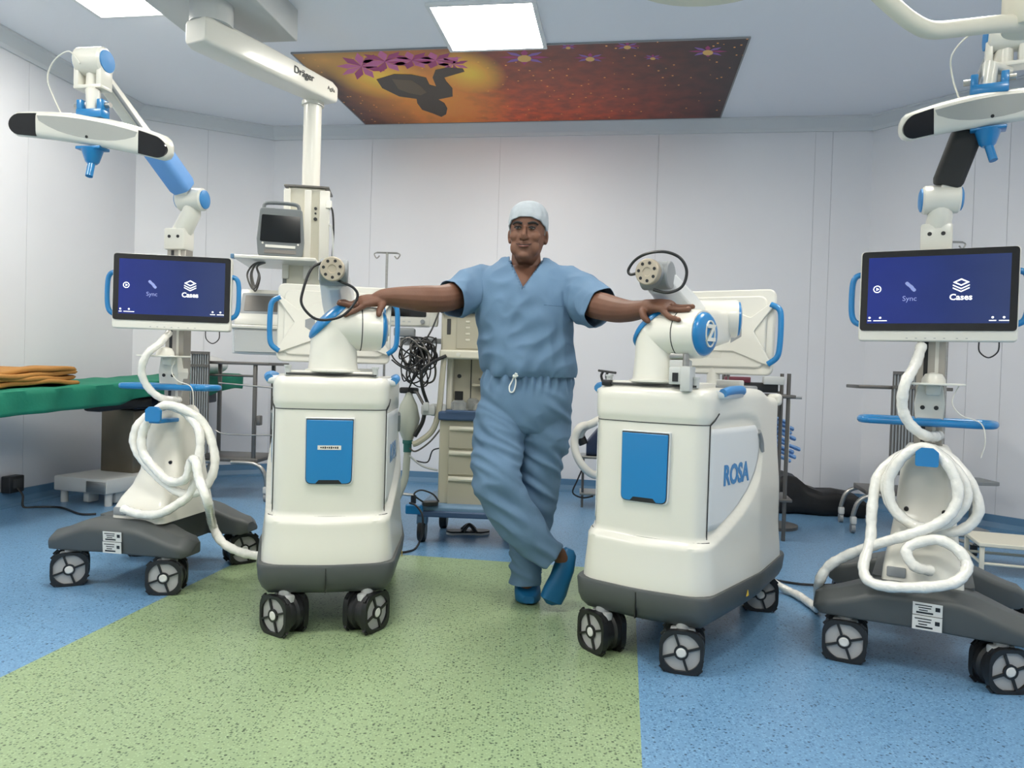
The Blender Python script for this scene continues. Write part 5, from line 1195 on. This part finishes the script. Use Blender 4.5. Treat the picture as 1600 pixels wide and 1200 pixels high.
pts = [at(906, 684, 5.55), at(911, 670, 5.5), at(925, 662, 5.45), at(948, 655, 5.45), at(960, 690, 5.5), at(945, 730, 5.42), at(930, 742, 5.4), at(912, 730, 5.38), at(900, 708, 5.4), at(898, 685, 5.42), at(906, 668, 5.42), at(918, 664, 5.47)]
MB().tube(spline(pts, 6), 0.029, 12).build('air_hose', 'white', wu, world=True)
MB().cyl(at(906, 680, 5.55), at(912, 694, 5.55), 0.034, n=16).build('hose_cuff', 'black', wu, world=True)
MB().tube(spline([(-0.10, -0.11, 0.30), (-0.14, -0.12, 0.2), (-0.17, -0.12, 0.11), (-0.10, -0.12, 0.075), (-0.02, -0.12, 0.09)], 5), 0.006, 7).build('lead', 'black', wu)

fl2 = MB().tube(spline([atz(1205, 905, 0.05), atz(1225, 909, 0.008), atz(1255, 913, 0.008), atz(1290, 914, 0.008), atz(1330, 912, 0.012)], 6), 0.006, 7).build('floor_lead', 'black'); tag(fl2, 'black lead on the floor beside the white hose joining two carts', 'cable')

# ------------------------------------------------------------------ the person
from mathutils import noise as mnoise
from mathutils.bvhtree import BVHTree
MT['skin'] = mat('skin', '6b4735', 0.6, var=0.10, vscale=14, bump=0.06, bscale=160)
MT['lip'] = mat('lip', '6e3f35', 0.45)
MT['hair'] = mat('dark_hair', '120d0b', 0.7)
MT['eye'] = mat('eye_white', '776a62', 0.2)
MT['iris'] = mat('eye_iris', '120b08', 0.15)
MT['nail'] = mat('nail', 'a07864', 0.35)
MT['scrub'] = mat('scrub_cotton', '64809c', 0.85, var=0.05, vscale=9, bump=0.12, bscale=350, spec=0.25)
MT['scrub2'] = mat('scrub_seam', '5a7590', 0.85, spec=0.25)
MT['capfab'] = mat('cap_tissue', 'a9b1b8', 0.8, var=0.05, vscale=40, spec=0.25)
MT['clog'] = mat('blue_clog', '10608f', 0.45)
MT['cord'] = mat('white_cord', 'e3e5e2', 0.7)
PY = 3.2
man = thing('person', 'person in blue scrubs and cap leaning between the carts with arms spread and legs crossed', 'person', (at(823, 946, PY).x, PY, 0), 0)
MI = XF[man.name].inverted()
def remeshed(mb, vox, smooth_it=4, fac=0.5):
    bmesh.ops.recalc_face_normals(mb.bm, faces=mb.bm.faces)
    me = bpy.data.meshes.new('tmp'); mb.bm.to_mesh(me); mb.bm.free()
    o = bpy.data.objects.new('tmp', me); col.objects.link(o)
    r = o.modifiers.new('r', 'REMESH'); r.mode = 'VOXEL'; r.voxel_size = vox; r.use_smooth_shade = True
    if smooth_it:
        s = o.modifiers.new('s', 'SMOOTH'); s.factor = fac; s.iterations = smooth_it
    dg = bpy.context.evaluated_depsgraph_get(); res = bpy.data.meshes.new_from_object(o.evaluated_get(dg))
    bpy.data.objects.remove(o); bpy.data.meshes.remove(me)
    b = bmesh.new(); b.from_mesh(res); bpy.data.meshes.remove(res)
    out = MB(); out.bm.free(); out.bm = b; return out
def finish(mb, name, material, parent):
    """world-space mesh, linked under its parent"""
    bmesh.ops.transform(mb.bm, matrix=MI, verts=mb.bm.verts)
    me = bpy.data.meshes.new(name); mb.bm.to_mesh(me); mb.bm.free()
    return link_mesh(name, me, material, parent, ang=180)
def limb(mb, pts, n=14, sub=5, flat=1.0):
    """pts: (px, py, Y, r); radius runs smoothly along the limb"""
    P = spline([at(*p[:3]) for p in pts], sub); rr = spline([(p[3], 0, 0) for p in pts], sub)
    mb.tube(P, [q.x for q in rr], n, flat=flat); return P
# ---- head (own frame, then placed)
HC = at(822.5, 409, PY - 0.02)                  # chin height on the head axis
HM = Matrix.Translation(HC) @ Matrix.Rotation(R(-10), 4, 'Z') @ Matrix.Rotation(R(1.5), 4, 'Y')
prof = [(-0.012, 0.030, -0.066, -0.005), (0.0, 0.040, -0.083, 0.010), (0.018, 0.050, -0.091, 0.030), (0.045, 0.060, -0.090, 0.052), (0.075, 0.067, -0.088, 0.072), (0.10, 0.071, -0.086, 0.086), (0.125, 0.0735, -0.081, 0.094), (0.15, 0.075, -0.085, 0.099), (0.178, 0.073, -0.082, 0.098), (0.203, 0.066, -0.070, 0.088), (0.225, 0.050, -0.048, 0.066), (0.238, 0.028, -0.022, 0.036)]
def head_ring(hw, f, b, z, k=1.0):
    out = []
    for i in range(32):
        a = 2 * math.pi * i / 32; c, s = math.cos(a), math.sin(a)
        x = hw * k * math.copysign(abs(c) ** 0.85, c); cy = (f + b) / 2 * 0.35
        y = cy + (s * (b - cy) if s > 0 else s * (cy - f)) * k
        out.append(HM @ V((x, y, z)))
    return out
mb = MB()
pr = spline([V((p[1], p[2], p[3])) for p in prof], 3); pz = spline([V((p[0], 0, 0)) for p in prof], 3)
mb.loft([head_ring(q.x, q.y, q.z, z.x) for q, z in zip(pr, pz)])
def hb(c, r, rot=0.0): mb.ball((0, 0, 0), r, HM @ Matrix.Translation(V(c)) @ Matrix.Rotation(rot, 4, 'X'))
# nose, brow, cheeks, lips, chin, ears
mb.tube([HM @ V(p) for p in ((0, -0.083, 0.132), (0, -0.095, 0.112), (0, -0.107, 0.092), (0, -0.104, 0.083), (0, -0.09, 0.080))], [0.007, 0.009, 0.012, 0.012, 0.008], 10)
for s in (-1, 1):
    hb((s * 0.0125, -0.092, 0.085), (0.009, 0.011, 0.008)); hb((s * 0.031, -0.076, 0.143), (0.024, 0.011, 0.0085)); hb((s * 0.040, -0.068, 0.094), (0.026, 0.0165, 0.024)); hb((s * 0.036, -0.062, 0.048), (0.026, 0.018, 0.034))
    mb.ball((0, 0, 0), (0.008, 0.019, 0.031), HM @ Matrix.Translation((s * 0.0775, 0.012, 0.108)) @ Matrix.Rotation(R(14), 4, 'X') @ Matrix.Rotation(s * R(18), 4, 'Z'))
    hb((s * 0.076, 0.005, 0.084), (0.008, 0.012, 0.012)); hb((s * 0.029, -0.079, 0.1265), (0.0145, 0.0085, 0.0075))
hb((0, -0.089, 0.063), (0.026, 0.009, 0.008)); hb((0, -0.088, 0.049), (0.023, 0.010, 0.007)); hb((0, -0.084, 0.014), (0.022, 0.014, 0.015))
# neck, trunk, legs (mostly under the scrubs)
limb(mb, [(822, 372, PY + 0.045, 0.055), (822, 400, PY + 0.05, 0.062), (822, 414, PY + 0.045, 0.066), (822, 430, PY + 0.03, 0.075)], 18)
def oval(mb, rows, n=24, yoff=0.0):
    rings = []
    S = spline([V((r[0], r[1], r[2])) for r in rows], 4); D = spline([V((r[3], r[4] if len(r) > 4 else 0, 0)) for r in rows], 4)
    for q, d in zip(S, D):
        c = at(q.x, q.y, PY + d.y); hw = q.z / (FPX / PY)
        ring = []
        for i in range(n):
            a = 2 * math.pi * i / n; cc, ss = math.cos(a), math.sin(a)
            ring.append(c + V((hw * math.copysign(abs(cc) ** 0.8, cc), d.x * math.copysign(abs(ss) ** 0.8, ss), 0)))
        rings.append(ring)
    mb.loft(rings)
oval(mb, [(822, 418, 34, 0.06, 0.03), (821, 432, 66, 0.08, 0.02), (820, 450, 78, 0.10, 0.01), (820, 480, 68, 0.112, 0), (822, 530, 62, 0.112, 0), (825, 580, 60, 0.105, 0), (825, 630, 58, 0.10, 0)])
LEG_A = [(795, 625, PY, 0.085), (783, 680, PY - 0.04, 0.075), (777, 742, PY - 0.10, 0.055), (806, 805, PY - 0.10, 0.048), (850, 855, PY - 0.08, 0.036), (872, 866, PY - 0.075, 0.033), (883, 878, PY - 0.065, 0.028), (882, 886, PY - 0.06, 0.016)]
LEG_B = [(850, 625, PY, 0.085), (850, 690, PY + 0.03, 0.072), (842, 752, PY + 0.03, 0.055), (833, 820, PY + 0.05, 0.05), (823, 895, PY + 0.05, 0.034), (822, 915, PY + 0.05, 0.032), (822, 924, PY + 0.05, 0.02)]
for L_ in (LEG_A, LEG_B): limb(mb, L_)
# ---- arms
ARM_A = [(762, 446, PY + 0.0, 0.062), (735, 452, PY - 0.02, 0.062), (708, 463, PY - 0.13, 0.056), (686, 467, PY - 0.20, 0.054), (665, 467, PY - 0.235, 0.053), (632, 465, PY - 0.255, 0.044), (606, 464, PY - 0.27, 0.0345), (594, 466, PY - 0.277, 0.031), (584, 469, PY - 0.28, 0.024), (574, 472, PY - 0.283, 0.016)]
ARM_B = [(880, 448, PY + 0.0, 0.062), (905, 456, PY - 0.03, 0.062), (926, 474, PY - 0.16, 0.056), (942, 479, PY - 0.25, 0.054), (962, 484, PY - 0.33, 0.049), (984, 486, PY - 0.425, 0.040), (1001, 484, PY - 0.495, 0.034), (1010, 482, PY - 0.52, 0.031), (1018, 481, PY - 0.545, 0.024), (1026, 481, PY - 0.565, 0.016)]
def arm(rows):
    P = spline([at(*p[:3]) for p in rows], 6); rr = spline([V((p[3], 0, 0)) for p in rows], 6)
    mb.tube(P, [q.x for q in rr], 16); return P
nails = []
def clearance(rob, j1):
    """distance from a point to the surface of a robot's arm (negative inside)"""
    W = XF[rob.name]; J = W @ Matrix.Translation((0, -0.36, 0)) @ Matrix.Rotation(j1, 4, 'Z')
    A = J @ V((0, 0, 1.14)); ad = (J.to_3x3() @ V((1, 0, 0))).normalized(); trees = []
    for o_ in rob.children:
        if o_.name.split('.')[0] in ('shoulder_cap', 'joint_cap', 'upper_arm', 'forearm', 'elbow', 'wrist'):
            trees.append(BVHTree.FromPolygons([W @ v.co for v in o_.data.vertices], [tuple(p.vertices) for p in o_.data.polygons]))
    def sd(p):
        t_ = max(-0.03, min(0.178, (p - A).dot(ad))); best = (p - A - ad * t_).length - 0.0865
        best = min(best, max(math.hypot(p.x - A.x, p.y - A.y) - 0.088, p.z - 1.14))
        for b in trees:
            n_ = b.find_nearest(p); d = n_[3]
            if (p - n_[0]).dot(n_[1]) < 0: d = -d
            best = min(best, d)
        return best
    return sd
def hand(sd, wrist, fdir, up, thumb, drops, spread, thumb_pts):
    """palm down hand: fdir to the finger tips, up = back of the hand, thumb = thumb side"""
    f = V(fdir).normalized(); u_ = V(up); u_ = (u_ - f * u_.dot(f)).normalized(); t_ = f.cross(u_)
    if t_.dot(V(thumb)) < 0: t_ = -t_
    def L(a, b, c): return wrist + f * a + t_ * b + u_ * c
    # palm: a flat loft, lifted until it just rests on the arm of the robot
    PR = ((-0.01, 0.029, 0.023, 0.0), (0.02, 0.036, 0.021, 0.002), (0.05, 0.045, 0.019, 0.004), (0.078, 0.047, 0.016, 0.003), (0.092, 0.043, 0.012, 0.0))
    def palm(): return [[L(a, hw * math.copysign(abs(math.cos(x)) ** 0.7, math.cos(x)), c + hh_ * math.sin(x)) for x in [2 * math.pi * i / 16 for i in range(16)]] for a, hw, hh_, c in PR]
    w0 = wrist; best = None
    for lift in sorted(range(-10, 16), key=abs):
        wrist = w0 + V((0, 0, 0.002 * lift)); d = min(sd(p) for r in palm()[1:] for p in r)
        if best is None or d > best[0] + 1e-5: best = (d, lift)
        if -0.004 < d < -0.0005: best = (d, lift); break
    wrist = w0 + V((0, 0, 0.002 * best[1]))
    rings = palm()
    mb.loft(rings)
    for i, (side_, ln, r_) in enumerate(((0.035, 0.078, 0.0102), (0.012, 0.088, 0.0104), (-0.012, 0.082, 0.0100), (-0.034, 0.064, 0.0090))):
        d1, d2, d3 = drops[i]; sp = spread[i]; p = L(0.072, side_ * 0.98, 0.0); pts = [p]; a = 0.0
        for seg, dr in ((0.46, d1), (0.30, d2), (0.24, d3)):
            step = ln * seg + (0.010 if seg > 0.4 else 0); dd = dr + 0.45
            while True:                      # curl until the finger lies on the robot's surface
                q = (f * math.cos(a + dd) + t_ * sp - u_ * math.sin(a + dd)).normalized()
                if dd < -1.0 or min(sd(p + q * (step * w)) for w in (0.35, 0.7, 1.0)) > r_ * 0.82 - 0.001: break
                dd -= 0.04
            a += dd; p = p + q * step; pts.append(p)
        S = spline(pts, 4); mb.tube(S, [r_ * (1.08 - 0.22 * q / (len(S) - 1)) for q in range(len(S))], 10); mb.ball(pts[-1], r_ * 0.86)
        mb.ball(pts[0] + u_ * 0.003, r_ * 1.1)
        dl = (pts[-1] - pts[-2]).normalized(); nails.append((pts[-1] - dl * 0.002 + (u_ * math.cos(a) + f * math.sin(a)).normalized() * r_ * 0.74, dl, (u_ * math.cos(a) + f * math.sin(a)).normalized()))
    TP = []
    for i, q in enumerate(thumb_pts):
        q = L(*q); need = 0.0135 - 0.0015 * i - 0.001
        if i:
            for _ in range(60):
                d = sd(q)
                if d >= need: break
                g_ = V([sd(q + e_ * 0.001) - d for e_ in (V((1, 0, 0)), V((0, 1, 0)), V((0, 0, 1)))])
                q = q + g_.normalized() * min(0.004, need - d + 0.0005)
        TP.append(q)
    S = spline(TP, 4); mb.tube(S, [0.0150 - 0.0045 * q / (len(S) - 1) for q in range(len(S))], 10); mb.ball(TP[-1], 0.009)
PA = arm(ARM_A); PB = arm(ARM_B)
hand(clearance(ROB_L, R(6)), PA[-15] + V((0, 0, -0.004)), (-1, -0.30, -0.16), (0.1, -0.45, 1), (0, -1, 0), ((0.50, 0.40, 0.25), (0.30, 0.25, 0.18), (0.12, 0.2, 0.15), (0.0, 0.12, 0.1)), (0.42, 0.14, -0.12, -0.36), ((0.0, 0.022, -0.006), (0.012, 0.045, -0.010), (0.022, 0.058, -0.022), (0.028, 0.062, -0.044)))
hand(clearance(ROB_R, R(-14)), PB[-13] + V((0, 0, 0.006)), (1, -0.70, -0.06), (-0.25, -0.3, 1), (0, -1, 0), ((0.45, 0.55, 0.4), (0.26, 0.4, 0.3), (0.10, 0.25, 0.2), (0.0, 0.15, 0.15)), (0.42, 0.14, -0.12, -0.36), ((-0.002, 0.022, -0.006), (0.006, 0.044, -0.012), (0.016, 0.056, -0.024), (0.030, 0.058, -0.036)))
body = remeshed(mb, 0.0032, 2, 0.5)
hv = [v for v in body.bm.verts if v.co.z > HC.z - 0.03]
for _ in range(7): bmesh.ops.smooth_vert(body.bm, verts=hv, factor=0.5, use_axis_x=True, use_axis_y=True, use_axis_z=True)
body_o = finish(body, 'body', 'skin', man)
def part(name, material, mb_): return mb_.build(name, material, man, world=True)
for i, (p, dl, nn) in enumerate(nails):
    k = MB(); k.ball((0, 0, 0), (0.0062, 0.0046, 0.0016), frame_mat(p, nn, dl), 10, 6); part('fingernail', 'nail', k)
for s in (-1, 1):
    k = MB(); k.ball((0, 0, 0), (0.0125, 0.006, 0.0046), HM @ Matrix.Translation((s * 0.029, -0.0835, 0.1245)), 14, 8); e_ = part('eye', 'eye', k)
    k = MB(); k.ball((0, 0, 0), (0.0055, 0.003, 0.0047), HM @ Matrix.Translation((s * 0.029 - 0.001, -0.0882, 0.1245)), 12, 8); k.build('iris', 'iris', e_, world=True)
    k = MB(); k.tube(spline([HM @ V((s * x, y, z)) for x, y, z in ((0.015, -0.0852, 0.1285), (0.029, -0.0905, 0.1305), (0.043, -0.083, 0.1270))], 5), 0.0028, 7); part('upper_lash', 'hair', k)
    k = MB(); P_b = spline([HM @ V((s * x, y, z)) for x, y, z in ((0.012, -0.0895, 0.143), (0.026, -0.0895, 0.1475), (0.040, -0.0845, 0.1475), (0.052, -0.0745, 0.1415))], 5); k.tube(P_b, [0.0035 + 0.002 * math.sin(math.pi * (q + 2) / (len(P_b) + 3)) for q in range(len(P_b))], 8); part('eyebrow', 'hair', k)
    k = MB(); k.tube(spline([HM @ V((s * x, y, z)) for x, y, z in ((0.068, -0.020, 0.150), (0.0715, -0.012, 0.128), (0.070, -0.014, 0.108))], 4), 0.0045, 6); part('sideburn', mat_once('grey_hair', '6d6762'), k)
k = MB(); k.tube(spline([HM @ V(p) for p in ((-0.031, -0.0875, 0.0600), (-0.014, -0.0985, 0.0560), (0, -0.1005, 0.0552), (0.014, -0.0985, 0.0560), (0.031, -0.0875, 0.0600))], 5), 0.0022, 7); part('mouth_line', mat_once('mouth_dark', '3a1f1a'), k)
k = MB(); P_b = spline([HM @ V(p) for p in ((-0.020, -0.0935, 0.0515), (-0.01, -0.0975, 0.0492), (0, -0.0985, 0.0488), (0.01, -0.0975, 0.0492), (0.020, -0.0935, 0.0515))], 5); k.tube(P_b, [0.0028 + 0.0022 * math.sin(math.pi * q / (len(P_b) - 1)) for q in range(len(P_b))], 8); part('lower_lip', 'lip', k)
# ---- cap
k = MB(); cr = []
for q, z in zip(pr, pz):
    if z.x > 0.085: cr.append(head_ring(q.x + 0.0055, q.y - 0.0055, q.z + 0.008, z.x + (0.0085 if z.x > 0.2 else 0.0085 * sstep(0.085, 0.2, z.x)), 1.0))
k.loft(cr)
bmesh.ops.subdivide_edges(k.bm, edges=k.bm.edges[:], cuts=1, use_grid_fill=True)
pl_co = HM @ V((0, -0.088, 0.173)); pl_no = (HM.to_3x3() @ V((0, 0.50, 1))).normalized()
bmesh.ops.bisect_plane(k.bm, geom=k.bm.verts[:] + k.bm.edges[:] + k.bm.faces[:], plane_co=pl_co, plane_no=pl_no, clear_inner=True)
for v in k.bm.verts:
    l_ = HM.inverted() @ v.co; a = math.atan2(l_.y, l_.x)
    v.co += (v.co - (HM @ V((0, 0, 0.13)))).normalized() * (0.0022 * math.sin(a * 13) * (1 - sstep(0.2, 0.25, l_.z)) + 0.0015 * mnoise.noise(l_ * 60))
co_ = finish(k, 'scrub_cap', 'capfab', man)
sd_ = co_.modifiers.new('thick', 'SOLIDIFY'); sd_.thickness = 0.002; sd_.offset = 1
k = MB(); rim = []
for i in range(48):
    a = 2 * math.pi * i / 48; best = None
    x, y = 0.080 * math.cos(a), 0.008 + 0.0985 * math.sin(a)
    z = 0.173 - 0.5 * (y + 0.088); rim.append((x, y, z))
bv = BVHTree.FromPolygons([v.co for v in co_.data.vertices], [p.vertices for p in co_.data.polygons])
rp = []
for x, y, z in rim:
    p = MI @ (HM @ V((x, y, z))); h_ = bv.find_nearest(p); rp.append(XF[man.name] @ h_[0])
k.tube(rp, 0.0032, 6, closed=True); part('cap_hem', 'capfab', k)
# ---- scrub top
def folds(bm_, fn, amp):
    bm_.normal_update()
    for v in bm_.verts:
        v.co += v.normal * (amp * fn(v.co))
mb = MB()
oval(mb, [(822, 404, 30, 0.062, 0.035), (822, 414, 42, 0.078, 0.03), (821, 424, 63, 0.096, 0.022), (820, 438, 84, 0.112, 0.012), (819, 458, 86, 0.128, 0), (819, 485, 76, 0.137, -0.005), (821, 515, 72, 0.138, -0.01), (823, 548, 71, 0.142, -0.012), (826, 572, 72, 0.143, -0.01), (827, 583, 71.5, 0.138, -0.005), (827, 592, 68, 0.125, 0), (827, 606, 66, 0.12, 0)], 36)
limb(mb, [(775, 448, PY + 0.01, 0.085), (745, 452, PY - 0.0, 0.086), (722, 461, PY - 0.07, 0.083), (704, 467, PY - 0.145, 0.071), (688, 469, PY - 0.20, 0.066)], 18)
limb(mb, [(868, 448, PY + 0.01, 0.085), (897, 456, PY - 0.02, 0.088), (918, 472, PY - 0.11, 0.085), (936, 481, PY - 0.20, 0.074), (950, 486, PY - 0.27, 0.07)], 18)
mb = remeshed(mb, 0.006, 8, 0.5)
def shirt_fold(p):
    l_ = p - man.location
    a = 1 - abs(mnoise.noise(V((l_.x * 13, l_.y * 9, l_.z * 4.0)))) * 2.2
    b = 1 - abs(mnoise.noise(V(((l_.x + l_.z) * 9 + 7, l_.y * 6, (l_.z - l_.x) * 9)))) * 2.2
    c = math.exp(-((l_.z - 0.985) / 0.03) ** 2) * math.sin(l_.x * 70)
    return 0.5 * a + 0.5 * b + 0.5 * c
folds(mb.bm, shirt_fold, 0.015)
bmesh.ops.smooth_vert(mb.bm, verts=mb.bm.verts, factor=0.25, use_axis_x=True, use_axis_y=True, use_axis_z=True)
def cut(bm_, a, b):
    """keep the a side of the plane through a whose normal runs from a to b"""
    bmesh.ops.bisect_plane(bm_, geom=bm_.verts[:] + bm_.edges[:] + bm_.faces[:], plane_co=a, plane_no=(b - a).normalized(), clear_outer=True)
s1, s2 = at(706, 466, PY - 0.14), at(680, 472, PY - 0.19)
cut(mb.bm, s1, s2)
s3, s4 = at(937, 482, PY - 0.205), at(957, 492, PY - 0.25)
cut(mb.bm, s3, s4)
hem = at(827, 589, PY)
cut(mb.bm, hem, hem + V((0.02, 0, -1)))
neck = at(822, 412, PY + 0.02)
# neckline: open the V at the front, follow the collar round the back
def px_of(p):
    d = p - V((0, 0, CAM_H)); z = d.dot(_f); return (800 + FPX * d.dot(_r) / z, 600 - FPX * d.dot(_u) / z)
kill = []
for f_ in mb.bm.faces:
    c = f_.calc_center_median(); x, y = px_of(c)
    if y > 453: continue
    if c.y < PY + 0.02:
        t_ = (452 - y) / 42.0; lo, hi = 816 - 19 * min(1.05, t_), 817 + 30 * min(1.05, t_)
        if lo < x < hi: kill.append(f_)
    if c.z > neck.z + 0.02: kill.append(f_)
bmesh.ops.delete(mb.bm, geom=list(set(kill)), context='FACES')
shirt = finish(mb, 'scrub_top', 'scrub', man)
sd_ = shirt.modifiers.new('thick', 'SOLIDIFY'); sd_.thickness = 0.0025; sd_.offset = 1
def bvh(o): return BVHTree.FromPolygons([v.co for v in o.data.vertices], [p.vertices for p in o.data.polygons])
SB = bvh(shirt); BB = bvh(body_o)
def on(b, px, py, lift=0.002):
    o_ = MI @ V((0, 0, CAM_H)); d = (_f + (px - 800) / FPX * _r - (py - 600) / FPX * _u).normalized()
    h_ = b.ray_cast(o_, d)
    return (h_[0] - d * lift) if h_[0] else None
def stitched(name, pts, r, material, b, lift=0.002, flat=1.0):
    P = [q for q in (on(b, x, y, lift) for x, y in [(p.x, p.y) for p in spline([V((x, y, 0)) for x, y in pts], 6)]) if q]
    if len(P) > 1: MB().tube(P, r, 7, flat=flat).build(name, material, man)
def collar_band(px_pts, r=0.007):
    P = []
    for p in spline([V((x, y, 0)) for x, y in px_pts], 5):
        a = on(SB, p.x, p.y, 0.003); b = on(BB, p.x, p.y, 0.004)
        q = a if a is not None else b
        if q is not None:
            if b is not None and (q - b).length > 0.03: q = b
            P.append(q)
    P2 = [P[0]] + [(P[i - 1] + P[i] * 2 + P[i + 1]) / 4 for i in range(1, len(P) - 1)] + [P[-1]]
    MB().tube(P2, r, 8).build('collar_band', 'scrub2', man)
collar_band([(797, 409), (803, 424), (810, 439), (816.5, 453)])
collar_band([(848, 409), (838, 424), (827, 440), (816.5, 453)])
stitched('pocket_seam', [(850, 476), (866, 478), (882, 479)], 0.0022, 'scrub2', SB, 0.0015)
stitched('pocket_seam', [(850, 476), (851, 505), (854, 534)], 0.0014, 'scrub2', SB, 0.001)
# ---- trousers
mb = MB()
oval(mb, [(824, 574, 60, 0.115, 0.0), (824, 588, 66, 0.126, 0.0), (823, 605, 69, 0.132, 0), (822, 630, 68, 0.132, 0), (821, 652, 60, 0.118, 0), (821, 668, 48, 0.09, 0)], 36)
limb(mb, [(790, 615, PY, 0.098), (784, 650, PY - 0.02, 0.100), (778, 695, PY - 0.06, 0.092), (776, 742, PY - 0.11, 0.090), (790, 785, PY - 0.115, 0.088), (818, 825, PY - 0.105, 0.077), (848, 857, PY - 0.09, 0.062), (868, 874, PY - 0.08, 0.058), (884, 888, PY - 0.075, 0.056)], 20)
limb(mb, [(854, 615, PY, 0.098), (853, 650, PY + 0.01, 0.102), (847, 700, PY + 0.03, 0.094), (840, 750, PY + 0.03, 0.082), (834, 800, PY + 0.045, 0.078), (827, 850, PY + 0.05, 0.070), (822, 905, PY + 0.045, 0.063), (822, 930, PY + 0.04, 0.062)], 20)
mb = remeshed(mb, 0.006, 8, 0.5)
def trouser_fold(p):
    l_ = p - man.location
    crotch = math.exp(-((l_.z - 0.70) / 0.12) ** 2); knee = math.exp(-((l_.z - 0.50) / 0.14) ** 2); low = math.exp(-((l_.z - 0.22) / 0.14) ** 2)
    a = 1 - abs(mnoise.noise(V(((l_.x * 0.7 + l_.z) * 16, l_.y * 7, (l_.z * 0.25 - l_.x) * 5)))) * 2.4
    b = 1 - abs(mnoise.noise(V((l_.x * 9, l_.y * 7 + 3, l_.z * 4)))) * 2.2
    g_ = math.exp(-((l_.z - 0.955) / 0.035) ** 2) * math.sin(math.atan2(l_.y, l_.x) * 26)
    return a * (0.25 + 0.7 * crotch + 0.5 * knee + 0.5 * low) + 0.35 * b + 0.5 * g_
folds(mb.bm, trouser_fold, 0.016)
bmesh.ops.smooth_vert(mb.bm, verts=mb.bm.verts, factor=0.25, use_axis_x=True, use_axis_y=True, use_axis_z=True)
# cuffs: cut below the standing ankle and across the raised one
for a, b, keep in ((at(822, 910, PY + 0.045), at(822, 935, PY + 0.045), lambda c: c.x < at(846, 905, PY).x and c.z < 0.25), (at(862, 869, PY - 0.083), at(886, 889, PY - 0.075), lambda c: c.x > at(846, 880, PY).x and c.z < 0.33)):
    n_ = (b - a).normalized()
    gm = [f_ for f_ in mb.bm.faces if keep(f_.calc_center_median())]
    ge = list({e for f_ in gm for e in f_.edges}); gv = list({v for f_ in gm for v in f_.verts})
    bmesh.ops.bisect_plane(mb.bm, geom=gv + ge + gm, plane_co=a, plane_no=n_)
    bmesh.ops.delete(mb.bm, geom=[f_ for f_ in mb.bm.faces if keep(f_.calc_center_median()) and (f_.calc_center_median() - a).dot(n_) > 0], context='FACES')
tro = finish(mb, 'scrub_trousers', 'scrub', man)
sd_ = tro.modifiers.new('thick', 'SOLIDIFY'); sd_.thickness = 0.0025; sd_.offset = 1
TB = bvh(tro)
SB2 = BVHTree.FromPolygons([v.co for v in shirt.data.vertices] + [v.co for v in tro.data.vertices], [tuple(p.vertices) for p in shirt.data.polygons] + [tuple(i + len(shirt.data.vertices) for i in p.vertices) for p in tro.data.polygons])
stitched('drawstring', [(806, 583), (803, 588), (801, 594), (796, 604), (797, 612), (802, 612), (805, 604), (806, 595), (804, 587), (808, 584)], 0.0032, 'cord', SB2, 0.006)
stitched('drawstring_knot', [(802, 587), (806, 588), (808, 586)], 0.006, 'cord', SB2, 0.006)
# ---- clogs
k = MB(); rings = []                             # standing foot, toe towards the camera
c0 = atz(823, 944, 0.0); fx = V((0.05, -1, 0)).normalized(); sx = V((1, 0.05, 0))
for s_, hw, h_, zb_ in ((0.12, 0.028, 0.06, 0.012), (0.10, 0.04, 0.085, 0.003), (0.05, 0.047, 0.115, 0.0), (0.0, 0.052, 0.108, 0.0), (-0.05, 0.056, 0.09, 0.0), (-0.095, 0.056, 0.066, 0.0), (-0.125, 0.042, 0.046, 0.004), (-0.145, 0.022, 0.03, 0.010)):
    c_ = V((c0.x, c0.y + 0.12, 0)) - fx * s_
    rings.append([c_ + sx * p.x + V((0, 0, zb_ + h_ / 2 + p.y)) for p in rrect(hw * 2, h_, min(hw, h_ / 2) * 0.8, 5)])
k.loft(rings); part('clog', 'clog', k)
k = MB(); heel, toe = at(887, 868, PY - 0.055), at(858, 942, PY - 0.075)     # raised foot, standing on its toe
ax_ = (toe - heel); Lf = ax_.length; ax_.normalize(); dp = V((0.10, -1, 0.0)); dp = (dp - ax_ * dp.dot(ax_)).normalized(); sdv = ax_.cross(dp)
rings = []
for s_, w_, d_ in ((-0.03, 0.034, 0.04), (-0.012, 0.066, 0.066), (0.05, 0.084, 0.088), (0.10, 0.084, 0.088), (0.155, 0.098, 0.075), (0.195, 0.094, 0.060), (Lf - 0.006, 0.06, 0.04), (Lf + 0.004, 0.03, 0.02)):
    c_ = heel + ax_ * s_ + sdv * (-0.006 * math.sin(s_ * 14))
    rings.append([c_ + sdv * p.x + dp * p.y for p in rrect(w_, d_, min(w_, d_) * 0.42, 5)])
k.loft(rings); part('clog', 'clog', k)
